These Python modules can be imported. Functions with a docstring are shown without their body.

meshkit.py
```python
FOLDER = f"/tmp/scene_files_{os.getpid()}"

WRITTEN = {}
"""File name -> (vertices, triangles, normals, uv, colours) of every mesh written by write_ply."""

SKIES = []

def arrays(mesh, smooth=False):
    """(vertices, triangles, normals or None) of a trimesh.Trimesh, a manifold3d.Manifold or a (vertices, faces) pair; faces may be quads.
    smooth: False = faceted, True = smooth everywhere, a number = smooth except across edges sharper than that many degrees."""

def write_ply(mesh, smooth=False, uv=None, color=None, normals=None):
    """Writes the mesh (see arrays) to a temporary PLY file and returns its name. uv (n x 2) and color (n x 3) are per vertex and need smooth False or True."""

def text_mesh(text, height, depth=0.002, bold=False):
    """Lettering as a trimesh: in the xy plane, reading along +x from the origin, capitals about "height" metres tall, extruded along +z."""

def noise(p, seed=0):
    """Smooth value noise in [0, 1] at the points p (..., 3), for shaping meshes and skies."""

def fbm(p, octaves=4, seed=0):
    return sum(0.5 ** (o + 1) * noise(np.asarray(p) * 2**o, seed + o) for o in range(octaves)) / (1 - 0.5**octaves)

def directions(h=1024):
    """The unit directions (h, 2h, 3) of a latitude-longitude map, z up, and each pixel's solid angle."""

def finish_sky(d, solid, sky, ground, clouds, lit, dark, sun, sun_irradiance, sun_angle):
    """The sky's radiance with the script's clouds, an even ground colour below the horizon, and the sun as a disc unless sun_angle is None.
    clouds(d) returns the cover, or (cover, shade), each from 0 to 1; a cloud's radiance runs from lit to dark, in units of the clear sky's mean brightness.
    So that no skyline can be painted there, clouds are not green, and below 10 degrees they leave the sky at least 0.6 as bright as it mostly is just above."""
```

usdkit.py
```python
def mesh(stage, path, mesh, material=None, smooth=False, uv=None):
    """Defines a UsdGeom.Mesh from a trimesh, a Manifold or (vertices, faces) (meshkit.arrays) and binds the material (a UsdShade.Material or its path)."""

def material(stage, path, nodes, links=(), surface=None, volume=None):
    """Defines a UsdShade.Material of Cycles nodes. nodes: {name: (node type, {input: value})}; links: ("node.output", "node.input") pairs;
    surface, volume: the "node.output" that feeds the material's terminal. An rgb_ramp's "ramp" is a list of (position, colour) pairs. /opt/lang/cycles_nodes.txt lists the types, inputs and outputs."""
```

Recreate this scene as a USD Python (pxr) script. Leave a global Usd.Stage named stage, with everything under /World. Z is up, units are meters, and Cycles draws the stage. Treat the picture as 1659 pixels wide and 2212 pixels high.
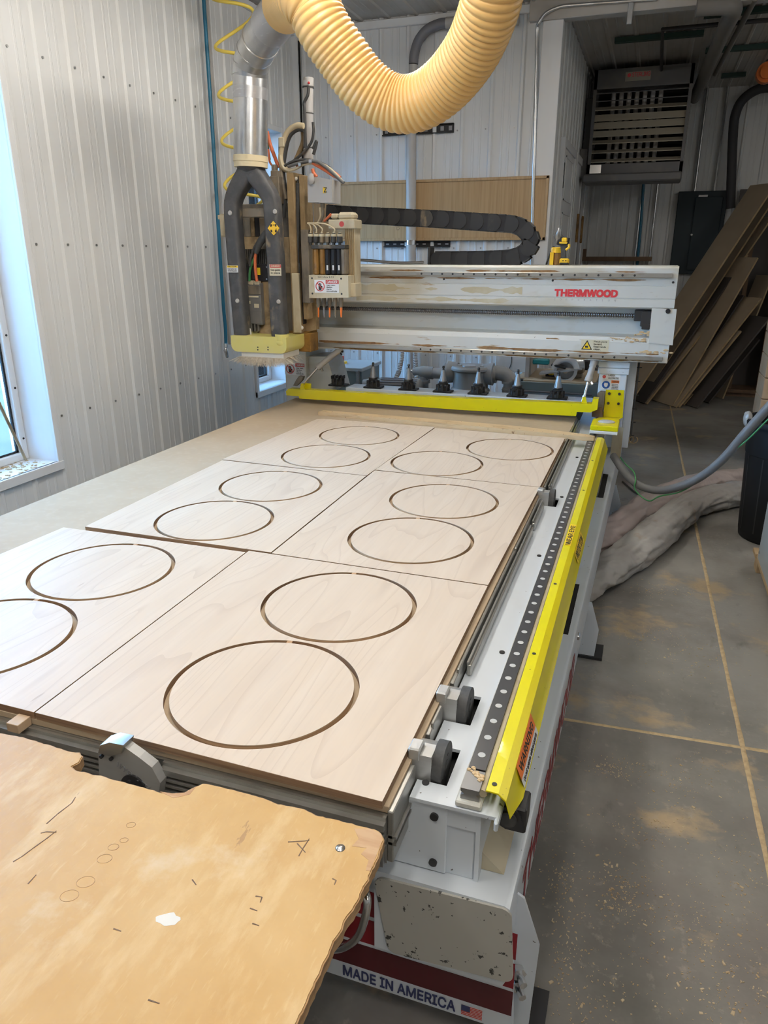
import math, random
import numpy as np, trimesh, manifold3d
from shapely.geometry import Polygon, Point, box as sbox
from shapely import affinity
from pxr import Usd, UsdGeom, UsdLux, UsdShade, Gf, Sdf
import usdkit, meshkit
random.seed(7); RNG = np.random.default_rng(7)
PI = math.pi
stage = Usd.Stage.CreateInMemory()
UsdGeom.SetStageUpAxis(stage, 'Z')
UsdGeom.Xform.Define(stage, '/World')

# ------------------------------------------------------------------ camera
CH, PITCH, YAW, F = 1.60, math.radians(19.4), math.radians(19.26), 1580.0
W, H = 1659, 2212
fw = np.array([-math.sin(YAW) * math.cos(PITCH), math.cos(YAW) * math.cos(PITCH), -math.sin(PITCH)])
rt = np.array([math.cos(YAW), math.sin(YAW), 0.0])
up = np.cross(rt, fw)
CAM = np.array([0, 0, CH])
cam = UsdGeom.Camera.Define(stage, '/World/camera')
cam.CreateHorizontalApertureAttr(36.0); cam.CreateVerticalApertureAttr(36.0 * H / W)
cam.CreateFocalLengthAttr(36.0 * F / W)
cam.CreateClippingRangeAttr(Gf.Vec2f(0.05, 200))
m4 = Gf.Matrix4d(*[float(x) for x in (*rt, 0, *up, 0, *(-fw), 0, *CAM, 1)])
cam.AddTransformOp().Set(m4)
cam.CreateExposureAttr(0.0)

# ------------------------------------------------------------------ light
dome = UsdLux.DomeLight.Define(stage, '/World/sky_light')
dome.CreateColorAttr(Gf.Vec3f(0.27, 0.57, 1.0)); dome.CreateIntensityAttr(6.5)
LAMPS = [(-1.5, 0.4), (-1.45, 2.5), (-0.5, 1.5), (0.35, 0.0), (1.7, -1.6), (-1.2, 4.15), (2.7, 5.0)]   # unseen twin-tube fixtures under the ceiling; the last three added as fill
LAMP_POWER = 57.0
LAMP_Z = 3.12

# ------------------------------------------------------------------ measuring: a point of the photograph on a known real plane
def ray(px, py): return fw + rt * (px - W / 2) / F - up * (py - H / 2) / F
def ZP(px, py, z): d = ray(px, py); return CAM + d * ((z - CH) / d[2])
def YP(px, py, y): d = ray(px, py); return CAM + d * (y / d[1])
def XP(px, py, x): d = ray(px, py); return CAM + d * (x / d[0])
def DP(px, py, r): d = ray(px, py); return CAM + d / np.linalg.norm(d) * r

# ------------------------------------------------------------------ materials
MATS = {}
def mat(name, color, rough=0.5, metal=0.0, layers=(), bump=None, spec=0.5, rnd=None, coord='pos', extra=None, coat=0):
    """layers: (colour, stretch xyz, scale, low, high, amount[, detail]) each a noise-masked tint over the one before."""
    n = {'p': ('principled_bsdf', {'base_color': color, 'roughness': rough, 'metallic': metal, 'specular_ior_level': spec, 'coat_weight': coat})}
    L = []
    n['geo'] = ('geometry', {}) if coord == 'pos' else ('texture_coordinate', {})
    src = 'geo.position' if coord == 'pos' else 'geo.object'
    if rnd:
        n['oi'] = ('object_info', {})
        n['rv'] = ('math', {'math_type': 'multiply', 'value2': float(rnd)}); L.append(('oi.random', 'rv.value1'))
        n['cx'] = ('combine_xyz', {}); L += [('rv.value', 'cx.x'), ('rv.value', 'cx.y'), ('rv.value', 'cx.z')]
        n['ad'] = ('mix_color', {'blend_type': 'add', 'fac': 1.0, 'use_clamp': False, 'use_clamp_result': False})
        L += [(src, 'ad.a'), ('cx.vector', 'ad.b')]; src = 'ad.result'
    prev = None
    for i, ly in enumerate(layers):
        col, st, sc, lo, hi, amt = ly[:6]; det = ly[6] if len(ly) > 6 else 4.0
        n['m%d' % i] = ('mapping', {'scale': st, 'location': (i * 3.7, i * 1.3, i * 2.1)}); L.append((src, 'm%d.vector' % i))
        n['n%d' % i] = ('noise_texture', {'scale': sc, 'detail': det, 'roughness': 0.6}); L.append(('m%d.vector' % i, 'n%d.vector' % i))
        n['r%d' % i] = ('map_range', {'from_min': lo, 'from_max': hi, 'to_min': 0.0, 'to_max': amt, 'clamp': True}); L.append(('n%d.fac' % i, 'r%d.value' % i))
        n['x%d' % i] = ('mix_color', {'a': color, 'b': col}); L.append(('r%d.result' % i, 'x%d.fac' % i))
        if prev: L.append((prev, 'x%d.a' % i))
        prev = 'x%d.result' % i
    if prev: L.append((prev, 'p.base_color'))
    if bump:
        st, sc, dist = bump
        n['bm'] = ('mapping', {'scale': st}); n['bn'] = ('noise_texture', {'scale': sc, 'detail': 3.0}); n['bp'] = ('bump', {'strength': 0.6, 'distance': dist})
        L += [(src, 'bm.vector'), ('bm.vector', 'bn.vector'), ('bn.fac', 'bp.height'), ('bp.normal', 'p.normal')]
    if extra: extra(n, L, src)
    MATS[name] = usdkit.material(stage, '/World/Looks/' + name, n, L, surface='p.BSDF')

def grain(dark, freq, amount, st, width=0.28):
    """contour lines of a stretched noise field: cathedral wood grain"""
    def f(n, L, src):
        n['gm'] = ('mapping', {'scale': st}); n['gn'] = ('noise_texture', {'scale': 1.0, 'detail': 2.0, 'roughness': 0.45, 'distortion': 0.25})
        n['gf'] = ('math', {'math_type': 'multiply', 'value2': float(freq)}); n['gr'] = ('math', {'math_type': 'fraction'})
        n['g2'] = ('map_range', {'from_min': 1.0 - width, 'from_max': 1.0, 'to_min': 0.0, 'to_max': amount, 'clamp': True})
        n['gx'] = ('mix_color', {'b': dark})
        L += [(src, 'gm.vector'), ('gm.vector', 'gn.vector'), ('gn.fac', 'gf.value1'), ('gf.value', 'gr.value1'), ('gr.value', 'g2.value'), ('g2.result', 'gx.fac')]
        old = [k for k in L if k[1] == 'p.base_color']
        if old: L.remove(old[0]); L.append((old[0][0], 'gx.a'))
        else: n['gx'][1]['a'] = n['p'][1]['base_color']
        L.append(('gx.result', 'p.base_color'))
    return f

BROWN = (0.20, 0.11, 0.045); TAN = (0.42, 0.30, 0.17)
mat('wall_steel', (0.62, 0.625, 0.62), 0.42, layers=[((0.50, 0.465, 0.41), (7, 7, .2), 1.0, .5, .85, .30), ((0.40, 0.33, 0.23), (22, 22, .5), 1.0, .66, .82, .22), ((.66, .67, .68), (3, 3, .4), 1, .5, .8, .4)], spec=.4)
mat('wall_stained', (0.62, 0.63, 0.635), 0.42, layers=[((0.50, 0.465, 0.41), (7, 7, .2), 1.0, .5, .85, .25), ((0.33, 0.25, 0.15), (26, 26, .22), 1.0, .64, .76, .45), ((.66, .67, .68), (3, 3, .4), 1, .5, .8, .4)], spec=.4)
mat('trim_white', (0.66, 0.67, 0.68), 0.45, layers=[((0.5, 0.46, 0.4), (4, 4, 1), 1.2, .5, .8, .35)])
mat('ceiling_steel', (0.44, 0.42, 0.39), 0.5, layers=[((0.28, 0.25, 0.21), (2, 1, 2), 1.5, .4, .75, .6)])
mat('concrete', (0.215, 0.205, 0.185), 0.5, layers=[((0.085, 0.082, 0.072), (1, 1, 1), 1.1, .40, .66, .9, 7), ((.13, .105, .095), (1, 1, 1), 2.6, .5, .7, .5, 8), ((.30, .285, .25), (1, .6, 1), 2.2, .54, .78, .6, 9), ((.42, .315, .19), (1, 1.3, 1), 2.9, .585, .68, .8, 12), ((.36, .33, .28), (1, 1, 1), 26, .60, .76, .45, 5), ((.055, .053, .047), (1, .5, 1), 8, .62, .74, .5, 8)], bump=((1, 1, 1), 60, .002), spec=.35)
mat('concrete_pale', (0.265, 0.255, 0.235), 0.5, layers=[((0.12, 0.115, 0.10), (1, 1, 1), 1.1, .44, .68, .9, 7), ((.13, .105, .095), (1, 1, 1), 2.6, .5, .7, .5, 8), ((.30, .285, .25), (1, .6, 1), 2.2, .54, .78, .6, 9), ((.42, .315, .19), (1, 1.3, 1), 2.9, .585, .68, .8, 12), ((.36, .33, .28), (1, 1, 1), 26, .60, .76, .45, 5), ((.055, .053, .047), (1, .5, 1), 8, .62, .74, .5, 8)], bump=((1, 1, 1), 60, .002), spec=.35)  # copy of concrete with a raised base, brightening the far bay floor by colour
mat('joint_dust', (0.50, 0.38, 0.22), 0.9, layers=[((.30, .22, .13), (1, 1, 1), 40, .4, .7, .7)])
mat('chip', (0.46, 0.37, 0.24), 0.8, rnd=3, layers=[((.35, .24, .12), (1, 1, 1), 20, .45, .6, .8)])
mat('white_paint', (0.65, 0.70, 0.755), 0.32, layers=[((.10, .09, .08), (1, 1, 1), 70, .735, .75, .9, 2), ((.50, .46, .39), (1, 1, 1), 3, .55, .85, .35)], coat=.15)
mat('white_dirty', (0.60, 0.60, 0.56), 0.36, layers=[((.47, .42, .30), (1.2, 1, 3.0), 1.6, .52, .62, .55), ((.36, .22, .09), (2.0, 1, 9), 1.5, .66, .72, .8, 6), ((.10, .08, .06), (1, 1, 1), 80, .75, .77, .8, 2)])
mat('grey_box_paint', (0.43, 0.42, 0.38), 0.42, layers=[((.04, .04, .035), (1, 1, 1), 62, .675, .685, 1.0, 3), ((.04, .04, .035), (1, 1, 1), 46, .628, .638, 1.0, 7)])
mat('aluminium', (0.50, 0.50, 0.49), 0.4, 0.55, layers=[((.42, .42, .40), (2, .3, 9), 6, .45, .7, .6)])
mat('aluminium_dull', (0.42, 0.415, 0.39), 0.36, 0.85, layers=[((.30, .29, .26), (2, .6, 6), 5, .45, .7, .7)])
mat('steel_bright', (0.72, 0.72, 0.72), 0.2, 1.0)
mat('steel_grey', (0.33, 0.33, 0.33), 0.38, 0.8, layers=[((.2, .19, .18), (1, 1, 1), 25, .5, .7, .5)])
mat('rail_steel', (0.14, 0.14, 0.145), 0.3, 0.75, layers=[((.45, .45, .46), (1, .5, 1), 2.0, .5, .62, .0)])
mat('beam_rail_steel', (0.40, 0.39, 0.36), 0.35, 0.75, layers=[((.22, .17, .10), (3, 1, 8), 2, .55, .7, .7)])
mat('cap_grey', (0.50, 0.49, 0.46), 0.5)
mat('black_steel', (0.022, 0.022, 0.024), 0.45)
mat('black_plastic', (0.018, 0.018, 0.02), 0.45, layers=[((.07, .065, .055), (1, 1, 1), 14, .58, .8, .35)], spec=.3)
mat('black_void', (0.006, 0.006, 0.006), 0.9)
mat('chain_grey', (0.027, 0.027, 0.028), 0.55, layers=[((.10, .09, .075), (1, 1, 1), 14, .6, .8, .35)], spec=.3); mat('rubber', (0.05, 0.05, 0.05), 0.7, layers=[((.11, .11, .1), (1, 1, 1), 40, .5, .7, .4)])
mat('yellow_paint', (0.68, 0.585, 0.0), 0.3, layers=[((.42, .33, .12), (1, 1, 1), 3.3, .70, .73, .7, 5), ((.1, .08, .03), (1, 1, 1), 90, .745, .755, .8, 2)], coat=.2)
mat('yellow_dusty', (0.62, 0.55, 0.16), 0.5, layers=[((.60, .52, .28), (1, 1, 1), 6, .4, .7, .6)])
mat('maple', (0.61, 0.49, 0.37), 0.5, layers=[((.66, .55, .435), (14, .9, 1), 1.3, .4, .7, .6), ((.53, .415, .315), (7, .6, 1), 1.4, .5, .75, .5), ((.53, .365, .28), (3, 1.2, 1), 2.0, .64, .8, .35), ((.36, .24, .16), (16, 2.2, 1), 1.6, .735, .76, .6, 2), ((.56, .45, .35), (90, 4, 1), 1.0, .5, .7, .4)], rnd=37, extra=grain((.45, .335, .245), 26.0, .36, (3.4, .36, 1), .22), spec=.35)
mat('ply_edge', (0.29, 0.18, 0.10), 0.7, layers=[((.17, .095, .05), (2, 2, 110), 1.0, .42, .6, .85), ((.46, .31, .18), (3, 3, 60), 1.0, .55, .75, .7)])
mat('groove_edge', (0.60, 0.40, 0.23), 0.7, layers=[((.26, .15, .075), (2, 2, 110), 1.0, .42, .6, .8), ((.50, .38, .24), (4, 4, 3), 1.2, .52, .66, .8)])
mat('mdf', (0.44, 0.345, 0.24), 0.8, layers=[((.38, .285, .19), (1, 1, 1), 2.2, .4, .7, .6), ((.50, .40, .29), (1, 1, 1), 30, .5, .75, .35)], spec=.15)
mat('batten_wood', (0.60, 0.43, 0.24), 0.6, layers=[((.36, .21, .09), (4, 4, 30), 1.5, .5, .7, .6), ((.22, .12, .05), (60, 18, 18), 1, .68, .72, .9, 2)])
mat('worn_board', (0.49, 0.28, 0.08), 0.5, layers=[((.59, .39, .165), (1, .8, 1), 2.0, .40, .66, .85, 9), ((.42, .225, .06), (1, .7, 1), 3.1, .50, .70, .6, 10), ((.70, .52, .28), (7, 2.2, 1), 2.2, .52, .72, .6, 10), ((.72, .55, .3), (110, 22, 1), 1, .58, .80, .35, 6), ((.24, .12, .045), (18, 5, 1), 1.2, .705, .72, .6, 7), ((.66, .54, .37), (1, 1, 1), 4.2, .60, .72, .7, 10), ((.36, .17, .05), (1, 1, 1), 8, .66, .74, .5, 6)], bump=((1, 1, 1), 45, .0012))
mat('board_edge', (0.40, 0.25, 0.12), 0.8, layers=[((.25, .14, .06), (3, 3, 90), 1, .42, .6, .8), ((.55, .38, .2), (1, 1, 1), 14, .5, .7, .6)])
mat('torn_ply', (0.52, 0.33, 0.18), 0.8, layers=[((.40, .22, .10), (6, 30, 6), 1, .42, .6, .8)])
mat('hose_yellow', (0.76, 0.475, 0.175), 0.36, layers=[((.62, .36, .10), (1, 1, 1), 3, .5, .8, .4)])
mat('galvanised', (0.56, 0.57, 0.58), 0.27, 0.85, layers=[((.40, .41, .43), (1, 1, 1), 9, .42, .62, .6), ((.5, .45, .36), (1, 1, 1), 3, .55, .75, .5)])
mat('duct_tape', (0.42, 0.42, 0.43), 0.3, 0.55, layers=[((.62, .62, .64), (3, 3, 14), 4, .6, .68, .8)])
mat('masking_tape', (0.62, 0.52, 0.33), 0.6)
mat('yoke_black', (0.055, 0.055, 0.058), 0.6, layers=[((.27, .205, .125), (1, 1, .45), 3.4, .555, .585, .8, 7), ((.12, .115, .11), (1, 1, 1), 12, .45, .7, .6)])
mat('yoke_pvc', (0.15, 0.145, 0.14), 0.6, layers=[((.28, .25, .20), (1, 1, 1), 5, .5, .7, .5)])
mat('dusty_tan', (0.29, 0.20, 0.10), 0.75, layers=[((.13, .085, .04), (1, 1, .5), 7, .46, .64, .85), ((.40, .30, .17), (1, 1, 1), 22, .5, .7, .5)])
mat('dusty_metal', (0.22, 0.185, 0.14), 0.6, 0.2, layers=[((.085, .075, .06), (1, 1, .4), 9, .46, .64, .8), ((.36, .27, .16), (1, 1, 1), 12, .55, .75, .6)])
mat('amber_metal', (0.24, 0.12, 0.02), 0.5, layers=[((.08, .04, .01), (1, 1, 1), 12, .45, .65, .8)])
mat('dusty_black', (0.035, 0.033, 0.03), 0.5, layers=[((.25, .19, .11), (1, 1, .4), 14, .55, .68, .6)])
mat('dusty_cream', (0.52, 0.455, 0.32), 0.55, layers=[((.33, .25, .14), (1, 1, .5), 8, .48, .70, .7)])
mat('bristle', (0.62, 0.54, 0.42), 0.8, rnd=4, layers=[((.42, .34, .24), (1, 1, 1), 60, .4, .6, .6)])
mat('strip_white', (0.72, 0.69, 0.62), 0.5)
mat('orange_cable', (0.62, 0.15, 0.055), 0.5)
mat('green_cable', (0.045, 0.21, 0.07), 0.45)
mat('grey_cable', (0.115, 0.115, 0.115), 0.5)
mat('dark_cable', (0.045, 0.045, 0.045), 0.5, layers=[((.22, .18, .12), (1, 1, 1), 9, .55, .7, .6)])
mat('tan_cable', (0.52, 0.43, 0.28), 0.6)
mat('blue_hose', (0.008, 0.13, 0.23), 0.4)
mat('coil_yellow', (0.78, 0.60, 0.10), 0.35)
mat('pvc_grey', (0.40, 0.39, 0.38), 0.45, layers=[((.48, .42, .33), (1, 1, 1), 6, .5, .7, .5)])
mat('pump_grey', (0.30, 0.30, 0.295), 0.5, layers=[((.38, .33, .25), (1, 1, 1), 5, .5, .75, .6)])
mat('dark_conduit', (0.16, 0.16, 0.18), 0.5); mat('duct_black', (0.035, 0.035, 0.04), 0.7); mat('pipe_dim', (0.16, 0.15, 0.135), 0.6)
mat('cabinet_grey', (0.16, 0.205, 0.215), 0.4)
mat('cabinet_lid', (0.38, 0.43, 0.46), 0.4)
mat('panel_slate', (0.022, 0.034, 0.042), 0.55, spec=.25)
mat('heater_grey', (0.10, 0.10, 0.105), 0.5, layers=[((.18, .16, .13), (1, 1, 1), 4, .5, .7, .5)])
mat('louver_tan', (0.30, 0.27, 0.21), 0.5)
mat('purlin_green', (0.012, 0.045, 0.035), 0.5)
mat('sheet_mdf', (0.34, 0.27, 0.19), 0.75, rnd=11, layers=[((.28, .22, .15), (1, 1, 1), 3, .4, .7, .7)])
mat('sheet_edge', (0.36, 0.26, 0.145), 0.8, layers=[((.28, .19, .09), (1, 1, 1), 20, .4, .7, .7)])
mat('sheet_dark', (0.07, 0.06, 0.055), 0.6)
mat('rack_wood', (0.16, 0.095, 0.05), 0.7, layers=[((.09, .05, .03), (4, 4, 1), 3, .4, .7, .7)])
mat('pale_wood', (0.52, 0.38, 0.25), 0.6, layers=[((.44, .30, .18), (4, 4, .6), 3, .4, .7, .7)])
mat('pallet_wood', (0.42, 0.31, 0.18), 0.7, layers=[((.3, .2, .11), (5, 1, 5), 3, .4, .7, .7)])
mat('oak_panel', (0.40, 0.265, 0.13), 0.55, layers=[((.31, .19, .085), (60, 60, 1.2), 1, .42, .62, .8)])
mat('fabric', (0.33, 0.31, 0.29), 0.85, layers=[((.42, .41, .38), (1, 1, 1), 3, .45, .65, .7), ((.33, .23, .13), (1, 1, 1), 5, .62, .72, .7)])
mat('fabric_pink', (0.42, 0.36, 0.34), 0.85, layers=[((.40, .30, .28), (1, 1, 1), 4, .5, .7, .6)])
mat('bin_black', (0.010, 0.011, 0.012), 0.55, spec=.22)
mat('plastic_film', (0.33, 0.33, 0.32), 0.2)
mat('red_paint', (0.42, 0.02, 0.025), 0.4); mat('maroon_paint', (0.085, 0.012, 0.016), 0.4)
mat('stripe_red', (0.24, 0.012, 0.02), 0.4)
mat('ink_navy', (0.035, 0.045, 0.13), 0.5); mat('ink_red', (0.62, 0.04, 0.05), 0.4); mat('ink_black', (0.02, 0.02, 0.02), 0.5)
mat('ink_grey', (0.25, 0.25, 0.26), 0.5)
mat('label_white', (0.72, 0.72, 0.72), 0.4); mat('label_cream', (0.62, 0.56, 0.40), 0.45); mat('label_red', (0.50, 0.06, 0.05), 0.4)
mat('label_orange', (0.80, 0.19, 0.03), 0.4); mat('label_yellow', (0.85, 0.58, 0.02), 0.4); mat('label_blue', (0.02, 0.10, 0.36), 0.4)
mat('tool_yellow', (0.80, 0.50, 0.02), 0.4); mat('tool_teal', (0.01, 0.22, 0.25), 0.4); mat('tool_silver', (0.50, 0.51, 0.52), 0.35, .5)
mat('shelf_board', (0.44, 0.36, 0.25), 0.6); mat('white_bowl', (0.65, 0.64, 0.62), 0.4)
mat('asphalt', (0.060, 0.045, 0.036), 0.9, layers=[((.03, .025, .02), (1, 1, 1), .8, .4, .6, .8)])
mat('lamp_housing', (0.7, 0.7, 0.7), 0.5)
mat('rust_brown', (0.27, 0.145, 0.055), 0.7, layers=[((.16, .08, .03), (1, 1, 1), 30, .45, .65, .8)]); mat('glue_tan', (0.47, 0.41, 0.27), 0.5, layers=[((.53, .49, .37), (1, 1, 1), 6, .45, .6, .8)])
mat('red_led', (0.5, 0.02, 0.02), 0.3)
MATS['tube_light'] = usdkit.material(stage, '/World/Looks/tube_light', {'e': ('emission', {'color': (1.0, .945, .86), 'strength': LAMP_POWER})}, [], surface='e.emission')
MATS['glass'] = usdkit.material(stage, '/World/Looks/glass', {'t': ('transparent_bsdf', {'color': (.93, .97, .98)}), 'g': ('glossy_bsdf', {'roughness': .02, 'color': (1, 1, 1)}), 'f': ('fresnel', {'IOR': 1.35}), 'x': ('mix_closure', {})},
    [('f.fac', 'x.fac'), ('t.BSDF', 'x.closure1'), ('g.BSDF', 'x.closure2')], surface='x.closure')

# ------------------------------------------------------------------ scene helpers
TAKEN = {}
def path_for(parent, name):
    k = (parent, name); n = TAKEN.get(k, 0); TAKEN[k] = n + 1
    return '%s/%s' % (parent, name if n == 0 else '%s_%03d' % (name, n))
class Node:
    def __init__(s, path, base): s.path, s.base, s.prim = path, np.array(base, float), stage.GetPrimAtPath(path)
    def tag(s, label=None, cat=None, group=None, kind=None):
        for k, v in (('label', label), ('category', cat), ('group', group), ('kind', kind)):
            if v: s.prim.SetCustomDataByKey(k, v)
        return s
def thing(name, label, cat, base=(0, 0, 0), group=None, kind=None):
    p = path_for('/World', name); x = UsdGeom.Xform.Define(stage, p); x.AddTranslateOp().Set(Gf.Vec3d(*map(float, base)))
    return Node(p, base).tag(label, cat, group, kind)
def obj(name, geo, m, parent=None, smooth=30, label=None, cat=None, group=None, kind=None):
    """one Mesh prim from world-space geometry"""
    v, f = geo.arrays() if isinstance(geo, G) else (np.array(geo.vertices), np.array(geo.faces))
    if parent is None:
        c = (v.min(0) + v.max(0)) / 2; base = np.array([c[0], c[1], v[:, 2].min()]); p = path_for('/World', name)
    else: base = parent.base; p = path_for(parent.path, name)
    ms = usdkit.mesh(stage, p, (v - base, f), MATS[m], smooth=smooth)
    if parent is None: ms.AddTranslateOp().Set(Gf.Vec3d(*map(float, base)))
    return Node(p, base).tag(label, cat, group, kind)
def copy_of(src, name, base, label=None, group=None):
    p = path_for('/World', name); x = UsdGeom.Xform.Define(stage, p)
    x.GetPrim().GetReferences().AddInternalReference(src.path); x.GetPrim().SetInstanceable(True)
    x.ClearXformOpOrder(); x.AddTranslateOp().Set(Gf.Vec3d(*map(float, base)))
    return Node(p, base).tag(label, None, group)
def unit(v): v = np.array(v, float); return v / np.linalg.norm(v)
def catmull(pts, n=8):
    P = np.array(pts, float); P = np.vstack([2 * P[0] - P[1], P, 2 * P[-1] - P[-2]]); out = []
    for i in range(1, len(P) - 2):
        for t in np.linspace(0, 1, n, endpoint=False):
            a, b, c, d = P[i - 1:i + 3]
            out.append(.5 * ((2 * b) + (c - a) * t + (2 * a - 5 * b + 4 * c - d) * t * t + (3 * b - a - 3 * c + d) * t ** 3))
    out.append(P[-2]); return np.array(out)
class G:
    def __init__(s): s.v, s.f, s.n = [], [], 0
    def add(s, v, f):
        v, f = np.asarray(v, float), np.asarray(f, int)
        if f.shape[1] == 4: f = np.vstack([f[:, [0, 1, 2]], f[:, [0, 2, 3]]])
        s.v.append(v); s.f.append(f + s.n); s.n += len(v); return s
    def arrays(s): return np.vstack(s.v), np.vstack(s.f)
    def mesh(s, m): return s.add(m.vertices, m.faces)
    def hull(s, pts): m = manifold3d.Manifold.hull_points(np.asarray(pts, float)).to_mesh(); return s.add(m.vert_properties[:, :3], m.tri_verts)
    def box(s, x0, x1, y0, y1, z0, z1, b=0.0):
        xs, ys, zs = sorted((x0, x1)), sorted((y0, y1)), sorted((z0, z1))
        b = min(b, .45 * min(xs[1] - xs[0], ys[1] - ys[0], zs[1] - zs[0]))
        if b <= 0:
            v = [(x, y, z) for x in xs for y in ys for z in zs]
            return s.add(v, [(0, 1, 3), (0, 3, 2), (4, 6, 7), (4, 7, 5), (0, 4, 5), (0, 5, 1), (2, 3, 7), (2, 7, 6), (0, 2, 6), (0, 6, 4), (1, 5, 7), (1, 7, 3)])
        pts = []
        for x, sx in zip(xs, (1, -1)):
            for y, sy in zip(ys, (1, -1)):
                for z, sz in zip(zs, (1, -1)): pts += [(x + sx * b, y + sy * b, z), (x + sx * b, y, z + sz * b), (x, y + sy * b, z + sz * b)]
        return s.hull(pts)
    def prism(s, poly, frame, depth):
        """poly: shapely polygon or points in (u, v); frame: (origin, u, v, w); extruded along w by depth"""
        if not hasattr(poly, 'buffer'): poly = Polygon(poly)
        if not poly.is_valid: poly = poly.buffer(0)
        if hasattr(poly, 'geoms'): poly = max(poly.geoms, key=lambda q: q.area)
        m = trimesh.creation.extrude_polygon(poly, 1.0, engine='earcut'); o, u, v, w = [np.array(k, float) for k in frame]
        P = o + m.vertices[:, :1] * u + m.vertices[:, 1:2] * v + m.vertices[:, 2:3] * w * depth
        f = m.faces if np.dot(np.cross(u, v), w) * depth > 0 else m.faces[:, ::-1]
        return s.add(P, f)
    def pix(s, pts, y, depth):
        """outline traced on the real plane y = const, given real depth towards +y"""
        q = [YP(a, b, y) for a, b in pts]
        return s.prism([(p[0], p[2]) for p in q], ((0, y, 0), (1, 0, 0), (0, 0, 1), (0, 1, 0)), depth)
    def rect(s, x0, y0, x1, y1, y, depth, b=0.0):
        """upright box whose front lies on the real plane y; corners measured in the photograph"""
        xm, ym = (x0 + x1) / 2, (y0 + y1) / 2
        return s.box(YP(x0, ym, y)[0], YP(x1, ym, y)[0], y, y + depth, YP(xm, y1, y)[2], YP(xm, y0, y)[2], b)
    def tube(s, pts, r, n=12, smooth=0, cap=True, squash=None, fn=None):
        P = catmull(pts, smooth) if smooth else np.array(pts, float); k = len(P)
        rr = np.full(k, r, float) if np.ndim(r) == 0 else np.interp(np.linspace(0, 1, k), np.linspace(0, 1, len(r)), r)
        T = np.gradient(P, axis=0); T /= np.linalg.norm(T, axis=1, keepdims=True)
        ref = np.array([0, 0, 1.0]) if abs(T[0][2]) < .9 else np.array([1.0, 0, 0]); u = unit(np.cross(T[0], ref)); V = []
        a = np.linspace(0, 2 * PI, n, endpoint=False)
        for i in range(k):
            u = unit(u - T[i] * np.dot(u, T[i])); w = np.cross(T[i], u)
            ring = rr[i] * (np.cos(a)[:, None] * u + np.sin(a)[:, None] * w)
            if fn: ring = ring * fn(i / (k - 1), a)[:, None]
            V.append(P[i] + ring)
        V = np.vstack(V); Fs = []
        for i in range(k - 1):
            for j in range(n): Fs.append((i * n + j, i * n + (j + 1) % n, (i + 1) * n + (j + 1) % n, (i + 1) * n + j))
        F3 = np.array(Fs); F3 = np.vstack([F3[:, [0, 1, 2]], F3[:, [0, 2, 3]]])
        if cap:
            c0, c1 = len(V), len(V) + 1; V = np.vstack([V, P[0], P[-1]])
            F3 = np.vstack([F3, [(c0, (j + 1) % n, j) for j in range(n)], [(c1, (k - 1) * n + j, (k - 1) * n + (j + 1) % n) for j in range(n)]])
        return s.add(V, F3)
    def cyl(s, a, b, r, n=20, r2=None): return s.tube([a, b], [r, r if r2 is None else r2], n)
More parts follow.
